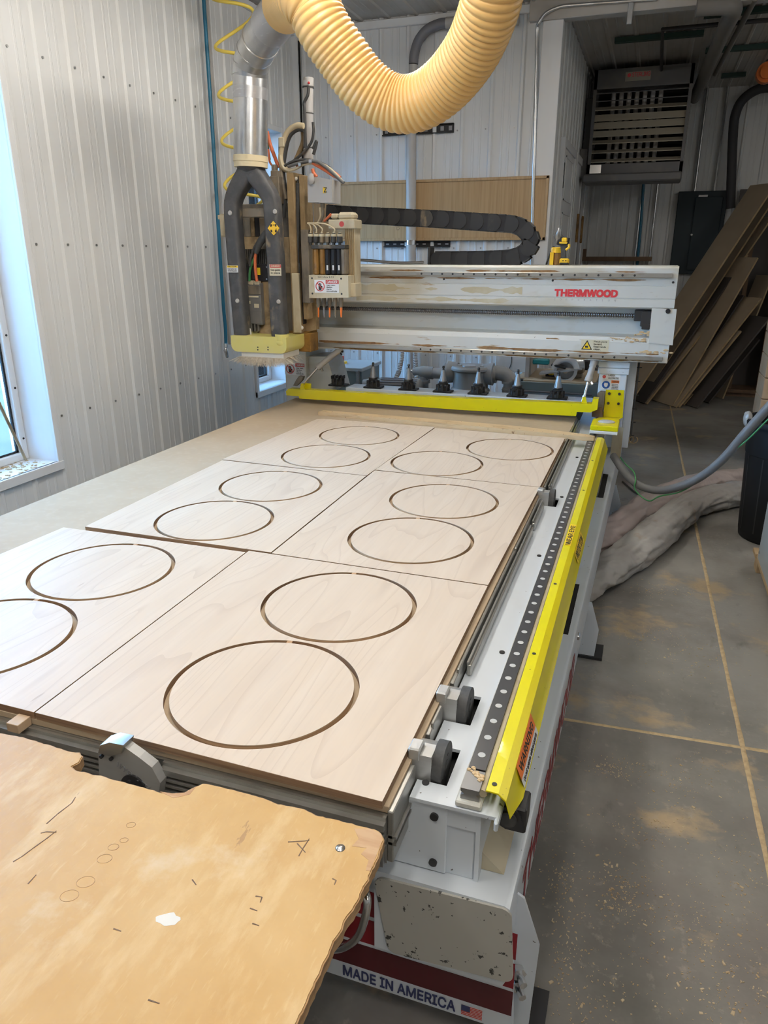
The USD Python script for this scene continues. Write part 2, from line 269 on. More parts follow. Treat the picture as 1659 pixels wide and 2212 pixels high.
    def lathe(s, prof, o, ax=(0, 0, 1), n=28):
        """prof: (radius, height along ax)"""
        ax = unit(ax); u = unit(np.cross(ax, (1, 0, 0) if abs(ax[0]) < .9 else (0, 1, 0))); w = np.cross(ax, u); a = np.linspace(0, 2 * PI, n, endpoint=False)
        ring = np.cos(a)[:, None] * u + np.sin(a)[:, None] * w; o = np.array(o, float)
        V = np.vstack([o + max(r, 1e-5) * ring + h * ax for r, h in prof]); Fs = []
        for i in range(len(prof) - 1):
            for j in range(n): Fs.append((i * n + j, i * n + (j + 1) % n, (i + 1) * n + (j + 1) % n, (i + 1) * n + j))
        return s.add(V, Fs)
    def ball(s, c, r, sc=(1, 1, 1), sub=2):
        m = trimesh.creation.icosphere(sub, r); return s.add(m.vertices * np.array(sc) + np.array(c), m.faces)
def B(*a, **k): return G().box(*a, **k)
def text(string, height, o, u, v, depth=.0008, bold=True, width=None):
    """lettering lying in the plane (u, v) at o"""
    m = meshkit.text_mesh(string, height, depth, bold); P = m.vertices; u, v = unit(u), unit(v); w = np.cross(u, v)
    k = 1.0 if width is None else width / max(P[:, 0].max(), 1e-6)
    return G().add(np.array(o, float) + P[:, :1] * k * u + P[:, 1:2] * v + P[:, 2:3] * w, m.faces)
def heavy(string, height, o, u, v, depth, width, e):
    g = G()
    for i, (du, dv) in enumerate(((0, 0), (e, 0), (-e, 0), (0, e), (0, -e), (e, e), (-e, -e), (e, -e), (-e, e))):
        t = text(string, height, np.array(o, float) + unit(u) * du + unit(v) * dv + np.cross(unit(u), unit(v)) * i * .00004, u, v, depth, True, width); vv, ff = t.arrays(); g.add(vv, ff)
    return g
def slab(o, u, v, w, h, depth):
    """thin plate from corner o, w along u, h along v, proud by depth"""
    u, v = unit(u), unit(v); return G().prism([(0, 0), (w, 0), (w, h), (0, h)], (o, u, v, np.cross(u, v)), depth)
def disc(c, nrm, r, depth, n=20): nrm = unit(nrm); c = np.array(c, float); return G().cyl(c, c + nrm * depth, r, n)

# ================================================================== THE SETTING
XL, YB, XR, YF, ZC = -3.02, 6.36, -0.82, 10.0, 3.36
RIB = .2286
PROF = [(0, 0), (.012, .011), (.030, .011), (.042, 0), (.100, 0), (.104, .002), (.116, .002), (.120, 0), (.155, 0), (.159, .002), (.171, .002), (.175, 0)]
def rib_h(s, phase):
    t = (s - phase) % RIB
    return float(np.interp(t, [p[0] for p in PROF] + [RIB], [p[1] for p in PROF] + [0]))
def ribbed(s0, s1, phase, zr, place):
    """ribbed sheet from s0 to s1; zr(s) -> list of (z0, z1); place(s, h, z) -> point"""
    cuts = {s0, s1}
    k = math.floor((s0 - phase) / RIB)
    while phase + k * RIB < s1:
        cuts |= {phase + k * RIB + p[0] for p in PROF if s0 < phase + k * RIB + p[0] < s1}; k += 1
    cuts |= {c for c in getattr(zr, 'cuts', []) if s0 < c < s1}
    S = sorted(cuts); g = G()
    for a, b in zip(S[:-1], S[1:]):
        for z0, z1 in zr((a + b) / 2):
            ha, hb = rib_h(a + 1e-7, phase), rib_h(b - 1e-7, phase)
            g.add([place(a, ha, z0), place(b, hb, z0), place(b, hb, z1), place(a, ha, z1)], [(0, 1, 2, 3)])
    return g
def setting(name): return thing(name, None, None, kind='structure')
# floor: four concrete slabs parted by sawdust-filled saw cuts
floor = setting('floor')
def jx(y): return .352 + (8.5 - y) * .0195          # the long joint runs a little askew
def jy(x): return 2.365 + (x - .0) * .06
cx, cy = jx(jy(.47)), jy(.47)
def slabpoly(pts): return G().prism(pts, ((0, 0, -.12), (1, 0, 0), (0, 1, 0), (0, 0, 1)), .12)
g_ = .006
obj('concrete_slab', slabpoly([(-5, -5), (jx(-5) - g_, -5), (cx - g_, cy - g_), (-5, jy(-5) - g_)]), 'concrete', floor)
obj('concrete_slab', slabpoly([(jx(-5) + g_, -5), (6, -5), (6, jy(6) - g_), (cx + g_, cy - g_)]), 'concrete', floor)
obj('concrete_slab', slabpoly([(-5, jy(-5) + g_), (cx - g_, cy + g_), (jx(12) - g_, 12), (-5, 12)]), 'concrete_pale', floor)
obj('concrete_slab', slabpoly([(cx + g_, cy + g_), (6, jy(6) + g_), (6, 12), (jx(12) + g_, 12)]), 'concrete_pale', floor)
def joint(p, q, n):
    P = np.linspace(p, q, n); g = G(); d = unit(np.array(q) - p); nn = np.array([-d[1], d[0]])
    w = .0075 + .0045 * meshkit.fbm(np.c_[P * 9, np.zeros(n)], 3, 5); h = .0005 + .0045 * meshkit.fbm(np.c_[P * 14, np.ones(n)], 3, 9)
    rows = [np.c_[P + nn * (k * w)[:, None], z] for k, z in ((-1, 0 * h - .001), (-.4, h), (.45, h * .8), (1, 0 * h - .001))]
    V = np.stack(rows, 1).reshape(-1, 3); f = [(i * 4 + j, i * 4 + j + 1, (i + 1) * 4 + j + 1, (i + 1) * 4 + j) for i in range(n - 1) for j in range(3)]
    return g.add(V, [t[::-1] for t in f])
obj('joint_filling', joint((jx(-1), -1), (jx(9.9), 9.9), 900), 'joint_dust', floor, smooth=True)
obj('joint_filling', joint((-2.2, jy(-2.2)), (4, jy(4)), 500), 'joint_dust', floor, smooth=True)

# left wall with two windows
W1, W2, WZ0, WZ1 = (1.50, 3.11), (5.43, 6.04), .515, 2.54
wl = setting('wall_left')
def zr_left(y):
    for a, b in (W1, W2):
        if a < y < b: return [(0, WZ0), (WZ1, ZC)]
    return [(0, ZC)]
zr_left.cuts = [*W1, *W2]
PH_L = 3.200 - .052
y0 = PH_L - .06 - .9144 * 8
while y0 < YB:
    a, b = max(y0, -4.2), min(y0 + .9144, YB)
    if b > a: obj('wall_panel', ribbed(a, b, PH_L, zr_left, lambda s, h, z: (XL + h, s, z)), 'wall_steel', wl, smooth=False)
    y0 += .9144
scr = G()
for z in (2.535, 1.65, .755):
    for k in range(-8, 15):
        y = 3.200 + k * RIB
        if not any(a - .05 < y < b + .05 for a, b in (W1, W2)) and y < YB - .1: scr.cyl((XL, y, z), (XL + .006, y, z), .0065, 8)
obj('screws', scr, 'steel_grey', wl, kind='stuff')
obj('wall_backing', B(XL - .30, XL - .27, -4.3, W1[0], 0, ZC).box(XL - .30, XL - .27, W1[1], W2[0], 0, ZC).box(XL - .30, XL - .27, W2[1], YB + .3, 0, ZC).box(XL - .30, XL - .27, W1[0], W1[1], 0, WZ0).box(XL - .30, XL - .27, W1[0], W1[1], WZ1, ZC).box(XL - .30, XL - .27, W2[0], W2[1], 0, WZ0).box(XL - .30, XL - .27, W2[0], W2[1], WZ1, ZC), 'trim_white', wl)
def window(name, ya, yb, mull):
    w = setting(name); xo = XL - .235
    obj('jamb', B(xo, XL + .004, ya - .012, ya, WZ0, WZ1), 'trim_white', w); obj('jamb', B(xo, XL + .004, yb, yb + .012, WZ0, WZ1), 'trim_white', w)
    obj('head', B(xo, XL + .004, ya, yb, WZ1, WZ1 + .012), 'trim_white', w); obj('sill', B(xo, XL + .012, ya - .012, yb + .012, WZ0 - .012, WZ0), 'trim_white', w)
    t = .004
    obj('casing', B(XL, XL + .021, yb, yb + .035, WZ0 - .045, WZ1 + .04, .003), 'trim_white', w); obj('casing', B(XL, XL + .021, ya - .035, ya, WZ0 - .045, WZ1 + .04, .003), 'trim_white', w)
    obj('casing', B(XL, XL + .024, ya - .035, yb + .035, WZ0 - .05, WZ0, .003), 'trim_white', w); obj('casing', B(XL, XL + .02, ya, yb, WZ1, WZ1 + .04, .003), 'trim_white', w)
    fr = G(); s = .042
    fr.box(xo, xo + .05, ya, ya + s, WZ0, WZ1, .004).box(xo, xo + .05, yb - s, yb, WZ0, WZ1, .004).box(xo, xo + .05, ya + s, yb - s, WZ0, WZ0 + s, .004).box(xo, xo + .05, ya + s, yb - s, WZ1 - s, WZ1, .004)
    for m in mull: fr.box(xo, xo + .05, m - .02, m + .02, WZ0, WZ1, .004)
    obj('frame', fr, 'trim_white', w)
    gs = G(); zb = WZ0 + s
    for (p, q) in ((ya + s, ya + s + .012), (yb - s - .012, yb - s)): gs.box(xo + .012, xo + .024, p, q, zb, WZ1 - s)
    gs.box(xo + .012, xo + .024, ya + s, yb - s, zb, zb + .012)
    obj('gasket', gs, 'black_plastic', w)
    obj('pane', B(xo + .016, xo + .02, ya + s, yb - s, zb, WZ1 - s), 'glass', w)
    cl = G()
    for z in np.arange(WZ0 + .12, WZ1, .28):
        for y in (ya + .02, yb - .02): cl.cyl((xo + .05, y, z), (xo + .053, y, z), .006, 8)
    obj('screws', cl, 'black_plastic', w, kind='stuff')
window('window_1', *W1, [2.3]); window('window_2', *W2, [])

# back wall behind the machine, its corner trim and the return beside the dark bay
wb = setting('wall_back')
PH_B = YP(1058, 190, YB)[0]
x0 = PH_B - .10 - .9144 * 3
while x0 < XR - .15:
    a, b = max(x0, XL), min(x0 + .9144, XR - .15)
    if b > a + .01: obj('wall_panel', ribbed(a, b, PH_B, lambda s: [(0, ZC)], lambda s, h, z: (s, YB - h * 1.4, z)), 'wall_stained', wb, smooth=False)
    x0 += .9144
scr = G()
for z in (2.535, 1.65, .755):
    for k in range(-9, 3):
        x = PH_B - .02 + k * RIB
        if XL + .1 < x < XR - .2: scr.cyl((x, YB, z), (x, YB - .006, z), .006, 8)
obj('screws', scr, 'steel_grey', wb, kind='stuff')
obj('corner_trim', B(XR - .15, XR, YB - .022, YB + .05, 0, 3.24, .004), 'trim_white', wb)
obj('corner_trim', B(XL - .002, XL + .05, YB - .03, YB, 0, ZC), 'trim_white', wb)
obj('corner_gap', B(XL + .05, XL + .062, YB - .012, YB - .001, .3, ZC - .1), 'black_void', wb)
wr = setting('wall_return')
for a in np.arange(YB + .05, YF, .9144):
    obj('wall_panel', ribbed(a, min(a + .9144, YF), a + .03, lambda s: [(0, ZC)], lambda s, h, z: (XR + h - .02, s, z)), 'wall_steel', wr, smooth=False)
wf = setting('wall_far')
for a in np.arange(-1.2, 4.2, .9144):
    obj('wall_panel', ribbed(a, min(a + .9144, 4.2), -1.05, lambda s: [(0, ZC)], lambda s, h, z: (s, YF - h, z)), 'wall_steel', wf, smooth=False)
obj('wall_right', B(4.2, 4.3, -4.3, YF + .1, 0, ZC), 'wall_steel').tag(kind='structure')
obj('wall_near', B(-3.4, 4.3, -4.3, -4.2, 0, ZC), 'wall_steel').tag(kind='structure')
# doors in the return wall
def door(name, p0, p1, inset, handle):
    d = setting(name); ya, yb = XP(p0, 480, XR)[1], XP(p1, 480, XR)[1]; zt = 2.45
    obj('frame', B(XR - .02, XR + .02, ya - .07, ya, 0, zt + .07, .003).box(XR - .02, XR + .02, yb, yb + .07, 0, zt + .07, .003).box(XR - .02, XR + .02, ya, yb, zt, zt + .07, .003), 'trim_white', d)
    g = B(XR - .01, XR + .008, ya, yb, .02, zt, .002)
    s = .13 * (yb - ya) + .03
    if inset:
        for z0, z1 in ((.2, 1.95), (2.05, 2.40)): g.box(XR + .008, XR + .016, ya + s, ya + s + .012, z0, z1).box(XR + .008, XR + .016, yb - s - .012, yb - s, z0, z1).box(XR + .008, XR + .016, ya + s, yb - s, z1 - .012, z1).box(XR + .008, XR + .016, ya + s, yb - s, z0, z0 + .012)
    obj('door_leaf', g, 'trim_white', d)
    if handle: obj('door_handle', B(XR + .008, XR + .03, yb - .12, yb - .06, 1.72, 2.0, .006), 'amber_metal', d)
    else: obj('hinge', B(XR + .005, XR + .024, ya - .05, ya - .015, 2.13, 2.33, .004), 'black_steel', d)
door('door_1', 1206, 1229, True, False); door('door_2', 1234, 1246, False, True); door('door_3', 1247.5, 1256, False, True)

# ceiling
ce = setting('ceiling')
for a in np.arange(XL - .1, 4.2, .9144):
    obj('ceiling_panel', ribbed(a, min(a + .9144, 4.3), YP(800, 40, 6)[0], lambda s: [(-4.3, YF + .1)], lambda s, h, y: (s, y, ZC - h)), 'ceiling_steel', ce, smooth=False)
tr = setting('trim_1')
obj('crown', B(XL, XR, YB - .035, YB, ZC - .075, ZC - .018, .004), 'trim_white', tr)
obj('crown', B(XL, XL + .035, -4.2, YB, ZC - .07, ZC - .018, .004), 'trim_white', tr)
obj('header', B(XR - .25, 4.2, YB - .05, YB + .06, 3.225, ZC, .004), 'ceiling_steel', tr)

# outside the windows
obj('yard', B(-60, XL - .31, -40, 60, -.55, -.5), 'asphalt').tag(kind='structure')
# shop lamps out of the frame overhead, three of them added as fill
z = LAMP_Z
for i, (x, y) in enumerate(LAMPS):
    t = thing('shop_lamp', 'white twin-tube ceiling lamp ' + ('nearest the large left window', 'above the left half of the router bed', 'above the right edge of the router bed', 'above the photographer', 'added as fill behind the photographer on the right', 'added to lift the back wall near the corner', 'added at the right to brighten the back bay')[i], 'lamp', (x, y, z), group='ceiling lamps above the machine')
    obj('housing', B(x - .14, x + .14, y - .65, y + .65, z + .035, z + .08, .01), 'lamp_housing', t)
    for k in (-.5, .5): obj('hanger', B(x - .008, x + .008, y + k - .008, y + k + .008, z + .08, ZC), 'lamp_housing', t)
    for k in (-.07, .07): obj('lamp_tube', G().cyl((x + k, y - .61, z), (x + k, y + .61, z), .019, 12), 'tube_light', t)

# ================================================================== THE ROUTER TABLE (fixed part of the machine)
ZT, ZM, ZD = .660, .642, .600          # panel tops, spoilboard top, white deck
XE = -.352                             # right edge of the table bed
tb = thing('router_table', 'white steel bed of the large woodworking router with yellow rail guard', 'machine', (-1.2, 2.9, 0))
# lower beam along the right side, closed by the chipped grey front plate
def xr(y): return -.121 + (y - 1.085) * .0125
g = G(); rows = []
for y in (1.086, 5.2):
    x = xr(y); rows.append([(x - .28, y, .215), (x - .008, y, .215), (x, y, .235), (x, y, .405), (x - .004, y, .417), (x - .014, y, .423), (x - .28, y, .423)])
V = np.vstack(rows); n7 = 7; g.add(V, [(j, (j + 1) % n7, n7 + (j + 1) % n7, n7 + j) for j in range(n7)])
g.add(V[:7], [(0, k + 1, k) for k in range(1, 6)]); g.add(V[7:], [(0, k, k + 1) for k in range(1, 6)])
obj('lower_beam', g, 'white_paint', tb, smooth=40)
fp = Polygon([(-.401, .411), (-.121, .421), (-.107, .237), (-.368, .218)]).buffer(-.02).buffer(.02, 8)
obj('front_plate', G().prism(fp, ((0, 1.081, 0), (1, 0, 0), (0, 0, 1), (0, 1, 0)), .006), 'grey_box_paint', tb, label='chipped grey front plate')
obj('upper_beam', B(-.40, -.205, 1.128, 5.2, .42, .555, .004), 'white_paint', tb); obj('cavity_floor', B(-.40, -.206, 1.129, 5.2, .555, .557), 'black_void', tb); obj('deck_edge', B(-.337, -.205, 1.124, 1.130, .545, .592), 'white_paint', tb)  # black sheet below the deck stands in for shade inside the cut-outs
obj('end_cover', B(-.42, -.262, 1.121, 1.129, .425, .590, .002), 'white_paint', tb)
for z in (.449, .563):
    obj('bolt', disc((-.287, 1.121, z), (0, -1, 0), .0085, .005, 16), 'black_steel', tb)
obj('web_plate', B(-.205, -.196, 1.125, 5.1, .42, .592), 'white_paint', tb)
obj('dust_pocket', G().prism([(-.205, .424), (-.150, .424), (-.200, .47)], ((0, 1.16, 0), (1, 0, 0), (0, 0, 1), (0, 1, 0)), 1.2), 'dusty_cream', tb)
# deck with cut-outs beside the stops
deck = sbox(-.40, 1.115, -.165, 5.2)
CL = [(1.175, .0), (1.385, .0), (2.985, .0)]
for y, _ in CL: deck = deck.difference(sbox(-.41, y - .006, -.276, y + .112))
deck = deck.difference(sbox(-.41, 1.0, -.337, 5.3))
obj('deck', G().prism(deck, ((0, 0, .592), (1, 0, 0), (0, 1, 0), (0, 0, 1)), .008), 'white_paint', tb)
obj('deck_lip', B(-.168, -.160, 1.10, 5.2, .578, .600, .003), 'white_paint', tb)
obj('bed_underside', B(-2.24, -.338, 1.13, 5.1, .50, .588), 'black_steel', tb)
for y in (1.163, 1.72, 2.42, 3.12, 3.82): obj('bolt', disc((-.318 if y < 1.2 else -.268, y, .600), (0, 0, 1), .0075, .003, 14), 'black_steel', tb)
# bed edge profiles
front = [(0, .618), (0, .604), (.011, .602), (.011, .598), (0, .596), (0, .590), (.011, .588), (.011, .584), (0, .582), (0, .576), (.011, .574), (.011, .570), (0, .568), (0, .562), (.02, .562), (.02, .626), (.012, .626), (.012, .618)]
def front_rail(xa, xb): obj('edge_profile', G().prism([(a, b) for a, b in front], ((xa, 1.005, 0), (0, 1, 0), (0, 0, 1), (1, 0, 0)), xb - xa), 'aluminium_dull', tb, smooth=False)
xg0, xg1 = YP(219, 1612, 1.01)[0], YP(345, 1640, 1.01)[0]
front_rail(-2.26, xg0); front_rail(xg1, XE)
obj('bed_side', B(-2.26, XE, 1.024, 1.06, .515, .626), 'aluminium_dull', tb); obj('bed_side', B(-2.26, XE - .004, 1.012, 1.03, .515, .560), 'steel_grey', tb)
obj('bed_side', B(-2.27, -2.25, 1.02, 4.62, .45, .628), 'aluminium_dull', tb)
cuts = [c[0] for c in CL]
segs = [(1.025, cuts[0] - .008), (cuts[0] + .095, cuts[1] - .008), (cuts[1] + .095, cuts[2] - .008), (cuts[2] + .095, 4.60)]
for a, b in segs:
    obj('edge_profile', B(XE, XE + .012, a, b, .518, .636, .002).box(XE, XE + .018, a, b, .575, .581).box(XE, XE + .018, a, b, .560, .566), 'aluminium_dull', tb)
obj('bed_side', B(XE - .012, XE, 1.03, 4.6, .515, .626), 'aluminium_dull', tb)
for a, b in ((cuts[0] + .12, cuts[0] + .19), (cuts[1] + .14, 2.3), (2.35, cuts[2] - .05), (cuts[2] + .12, 4.58)): obj('fence_lip', B(XE + .006, XE + .014, a, b, .63, .648, .002), 'aluminium_dull', tb)
for a, b in ((1.577, 2.62), (2.66, 2.93), (3.14, 4.58)):
    obj('fence_bar', B(XE + .020, XE + .032, a, b, .602, .632, .002).box(XE + .020, XE + .025, a, b, .632, .640), 'aluminium_dull', tb)
# swing-up stops
def stop(c, rot, name='stop'):
    """alloy arm with a black hub; c: foot on the deck side"""
    s = thing(name, None, None) if False else None
for k, (y, _) in enumerate(CL):
    arm = G().prism([(y - .002, .656), (y + .040, .656), (y + .074, .640), (y + .084, .61), (y + .07, .572), (y + .02, .566), (y - .002, .585)], ((-.350, 0, 0), (0, 1, 0), (0, 0, 1), (1, 0, 0)), .040)
    arm.box(-.359, -.334, y - .003, y + .034, .640, .668, .003)
    hub = G().cyl((-.310, y + .042, .613), (-.289, y + .042, .613), .047, 30); hub.cyl((-.289, y + .042, .613), (-.2875, y + .042, .613), .010, 14)
    n = obj('swing_stop', arm, 'aluminium', tb, smooth=False, label='alloy swing stop'); obj('stop_hub', hub, 'rubber', n)
    sc = G()
    for dy, dz in ((.018, .018), (.07, -.015), (.022, -.02)): sc.cyl((-.289, y + .042 + dy * .5 * (1 if dz > 0 else -1), .613 + dz), (-.2878, y + .042 + dy * .5 * (1 if dz > 0 else -1), .613 + dz), .0035, 8)
    obj('stop_screws', sc, 'black_steel', n, kind='stuff')
    if k == 2: obj('stop_bracket', B(-.318, -.310, y + .118, y + .14, .60, .655, .002), 'steel_grey', tb)
yf = .985
n = obj('swing_stop', G().pix([(212, 1626), (215, 1612), (232, 1606), (266, 1612), (300, 1636), (328, 1658), (346, 1692), (342, 1722), (300, 1730), (215, 1700)], yf, .022), 'aluminium', tb, smooth=False, label='alloy swing stop')
obj('stop_pad', G().pix([(212, 1626), (216, 1610), (236, 1604), (266, 1610), (262, 1628), (236, 1634)], yf - .008, .034), 'aluminium_dull', n)
c = YP(288, 1702, yf - .004); obj('stop_hub', G().cyl(c, c + np.array([0, .01, 0]), .030, 24), 'black_steel', n)
sc = G()
for a, b in ((217, 1636), (238, 1641), (278, 1690), (296, 1690)): q = YP(a, b, yf - .008); sc.cyl(q + np.array([0, .006, 0]), q, .004, 8)
obj('stop_screws', sc, 'black_steel', n, kind='stuff')
obj('stop_marking', text('WYO 8 ZZ/', .012, YP(250, 1652, yf - .0008), (1, 0, -.62), (.62, 0, 1)), 'ink_grey', n)
# linear rail, its seat and the yellow guard
obj('rail_seat', B(-.247, -.196, 1.118, 5.0, .600, .614, .003), 'white_dirty', tb, label='dusty rail seat')
obj('linear_rail', G().prism([(-.238, .614), (-.204, .614), (-.204, .622), (-.209, .628), (-.204, .632), (-.204, .640), (-.238, .640), (-.238, .632), (-.233, .628), (-.238, .622)], ((0, 1.19, 0), (1, 0, 0), (0, 0, 1), (0, 1, 0)), 3.8), 'rail_steel', tb, smooth=False)
obj('rail_end', G().prism([(-.239, .614), (-.203, .614), (-.203, .622), (-.210, .627), (-.203, .632), (-.203, .639), (-.239, .639), (-.239, .632), (-.232, .627), (-.239, .622)], ((0, 1.128, 0), (1, 0, 0), (0, 0, 1), (0, 1, 0)), .058), 'steel_grey', tb, smooth=False, label='short end piece of the rail')
cr_ = G(); rg_ = np.random.default_rng(31)
for _ in range(46):
    t_ = rg_.uniform(0, 1); q_ = ZP(1016 + 36 * t_ + rg_.normal(0, 3), 1664 + 22 * t_ + rg_.normal(0, 5), .640); m_ = trimesh.creation.icosphere(1, rg_.uniform(.0015, .0042)); cr_.add(m_.vertices * (1.2, 1, .7) + (q_[0], q_[1], .640 if q_[0] < -.204 else .616), m_.faces)
obj('sawdust_crumbs', cr_, 'batten_wood', tb, kind='stuff')
yy = 1.235
while yy < 4.4: obj('rail_cap', disc((-.221, yy, .640), (0, 0, 1), .0078, .0006, 14), 'cap_grey', tb); yy += .0605
obj('guard_tube', G().tube([(-.199, 1.14, .626), (-.199, 4.9, .626)], .0085, 12), 'dusty_cream', tb, label='dusty tube beside the rail')
GX = [(-.190, .646), (-.166, .648), (-.150, .638), (-.128, .586)]
gp = GX + [(x - .0005, z - .003) for x, z in GX[::-1]]
gv = G(); ys = [(1.128, 1.122, 1.118, 1.150)]
V0 = [(x, y_, z) for (x, z), y_ in zip(GX, (1.128, 1.124, 1.120, 1.185))]; V1 = [(x, 4.12, z) for x, z in GX]
dn = np.array([-.0012, 0, -.0028]); A = np.array(V0); Bv = np.array(V1)
# the near tip is cut to a point below the fold
A = np.vstack([A[:3], [(-.140, 1.122, .600)], [(-.128, 1.20, .586)]]); Bv = np.vstack([Bv[:3], [(-.140, 4.12, .612)], [(-.128, 4.12, .586)]])
n5 = 5; V = np.vstack([A, Bv, A + dn, Bv + dn]); fq = []
for j in range(n5 - 1): fq += [(j, j + 1, n5 + j + 1, n5 + j), (2 * n5 + j + 1, 2 * n5 + j, 3 * n5 + j, 3 * n5 + j + 1), (j + 1, j, 2 * n5 + j, 2 * n5 + j + 1)]
fq += [(0, n5, 3 * n5, 2 * n5), (n5 - 1, 2 * n5 + n5 - 1, 3 * n5 + n5 - 1, n5 + n5 - 1)]
guard = obj('rail_guard', gv.add(V, fq), 'yellow_paint', tb, smooth=20, label='yellow folded rail guard')
for y in (1.148, 1.66, 2.1, 2.56, 3.1, 3.6): obj('guard_screw', disc((-.178, y, .6475), (0, 0, 1), .005, .001, 12), 'black_steel', guard)
obj('end_stop', B(-.160, -.116, 1.17, 1.23, .525, .585, .004).cyl((-.150, 1.165, .560), (-.150, 1.18, .560), .026, 20), 'black_steel', tb); obj('end_stop_pad', G().cyl((-.150, 1.160, .560), (-.150, 1.166, .560), .017, 20), 'rubber', tb)
# warning decals on the guard
dy_ = np.array([0, 1, 0.]); dv = unit(np.array(GX[2]) - np.array(GX[3])); V3 = np.array([dv[0], 0, dv[1]])
def decal(parent, y0, y1, rows):
    """rows: (from, to) along the guard's right face, colour; text"""
    o = np.array([GX[3][0], y0, GX[3][1]]); nrm = np.cross(dy_, V3); Lf = np.linalg.norm(np.array(GX[2]) - np.array(GX[3]))
    for a, b, m, tx, mt, hh in rows:
        q = o + V3 * a * Lf + (nrm if nrm[0] > 0 else -nrm) * .0006
        sg = slab(q, dy_, V3, y1 - y0, (b - a) * Lf, .0006); n = obj('warning_label', sg, m, parent)
        if tx: obj('lettering', text(tx, hh, q + V3 * ((b - a) * Lf * .5 - hh / 2) + dy_ * .012 + (nrm if nrm[0] > 0 else -nrm) * .0008, dy_, V3, .0004, True, (y1 - y0) * .86), mt, n)
decal(guard, 1.225, 1.415, [(.10, .42, 'label_white', 'Do not operate without guards', 'ink_black', .009), (.42, .98, 'label_orange', 'WARNING', 'ink_black', .016)])
q = np.array([-.187, 2.43, .6486]); lb = obj('warning_label', slab(q, (0, 1, 0), (-1, 0, .02), .22, -.022, .0006), 'label_yellow', guard)
obj('lettering', text('WEAR EYE', .016, (-.168, 2.435, .6494), (0, 1, 0), (-1, 0, 0), .0004, True, .2), 'ink_black', lb)
decal(guard, 2.40, 2.63, [(.25, .92, 'label_yellow', 'PROTECTION', 'ink_black', .026)])
# openings in the beam top
for ya, yb in ((2.21, 2.62), (3.73, 4.18)):
    x = xr((ya + yb) / 2); n = obj('beam_opening', B(x - .062, x - .028, ya, yb, .4225, .4236), 'black_void', tb); obj('opening_flap', B(x - .058, x - .056, ya, yb, .40, .462), 'aluminium_dull', tb)
# stripe panel, lettering, flag, pull handle
YPn = 1.115
pn = obj('front_panel', G().prism([(-2.0, .055), (-.104, .055), (-.118, .30), (-.41, .30), (-.41, .42), (-2.0, .42)], ((0, YPn, 0), (1, 0, 0), (0, 0, 1), (0, 1, 0)), .02), 'white_paint', tb)
def stripe(z0, z1, m, sl=0): obj('stripe', B(-2.0, -.109, YPn - .0012, YPn, z0, z1), m, pn)
stripe(.262, .330, 'stripe_red'); stripe(.182, .250, 'stripe_red'); stripe(.104, .172, 'maroon_paint')
obj('lettering', text('MADE IN AMERICA', .0285, (-.489, YPn - .0016, .066), (1, 0, 0), (0, 0, 1), .0008, True, .262), 'ink_navy', pn)
fl = np.array([-.214, YPn - .0016, .066])
fb = obj('flag_decal', slab(fl, (1, 0, 0), (0, 0, 1), .045, .028, .0006), 'label_white', pn)
st = G()
for k in range(7): st.box(fl[0], fl[0] + .045, fl[1] - .0012, fl[1] - .0006, fl[2] + k * .028 / 6.5, fl[2] + k * .028 / 6.5 + .028 / 13)
obj('flag_stripes', st, 'label_red', fb); obj('flag_canton', B(fl[0], fl[0] + .019, fl[1] - .0018, fl[1] - .0006, fl[2] + .0125, fl[2] + .028), 'ink_navy', fb)
hp = [YP(770, 1925, 1.105), YP(790, 1930, 1.06), YP(792, 1965, 1.045), YP(775, 2020, 1.045), YP(745, 2045, 1.055), YP(718, 2052, 1.105)]
obj('pull_handle', G().tube(hp, .0085, 12, 8), 'steel_bright', tb, label='chrome pull handle')
# folded leg plates with levelling bolts and pads
def leg(y, x0, far=0):
    x = x0; g = G()
    fr = ((0, y, 0), (1, 0, 0), (0, 0, 1), (0, 1, 0))
    g.prism([(x - .05, .40 if far == 0 else .26), (x - .008, .376 if far == 0 else .254), (x + .030, .135 if far else .262), (x + .022, .012), (x - .05, .012)], fr, .006)
    g.prism([(0, .012), (.16, .012), (.16, .22), (0, .22)], ((x - .046, y, 0), (0, 1, 0), (0, 0, 1), (1, 0, 0)), .006)
    n = obj('leg_plate', g, 'white_paint', tb)
    obj('foot_pad', B(x - .06, x + .055, y - .01, y + .11, .0, .012), 'black_steel', tb)
    if far == 0:
        for z in (.15, .185): obj('levelling_bolt', G().cyl((x - .022, y + .02, z), (x + .008, y - .035, z), .008, 12).cyl((x - .01, y - .002, z), (x - .004, y - .014, z), .016, 6), 'steel_bright', n)
leg(1.16, -.098); leg(2.83, -.079, 1); leg(4.55, -.060, 1)
obj('clip', B(xr(2.28) - .005, xr(2.28) + .008, 2.27, 2.30, .375, .392, .003), 'steel_bright', tb)
# sidelong brand lettering on the beam
obj('side_lettering', text('THERMWOOD', .105, (xr(1.2) + .0012, 1.22, .255), (.0125, 1, 0), (0, 0, 1), .0006, True, 1.02), 'stripe_red', tb, label='red lettering along the right side')

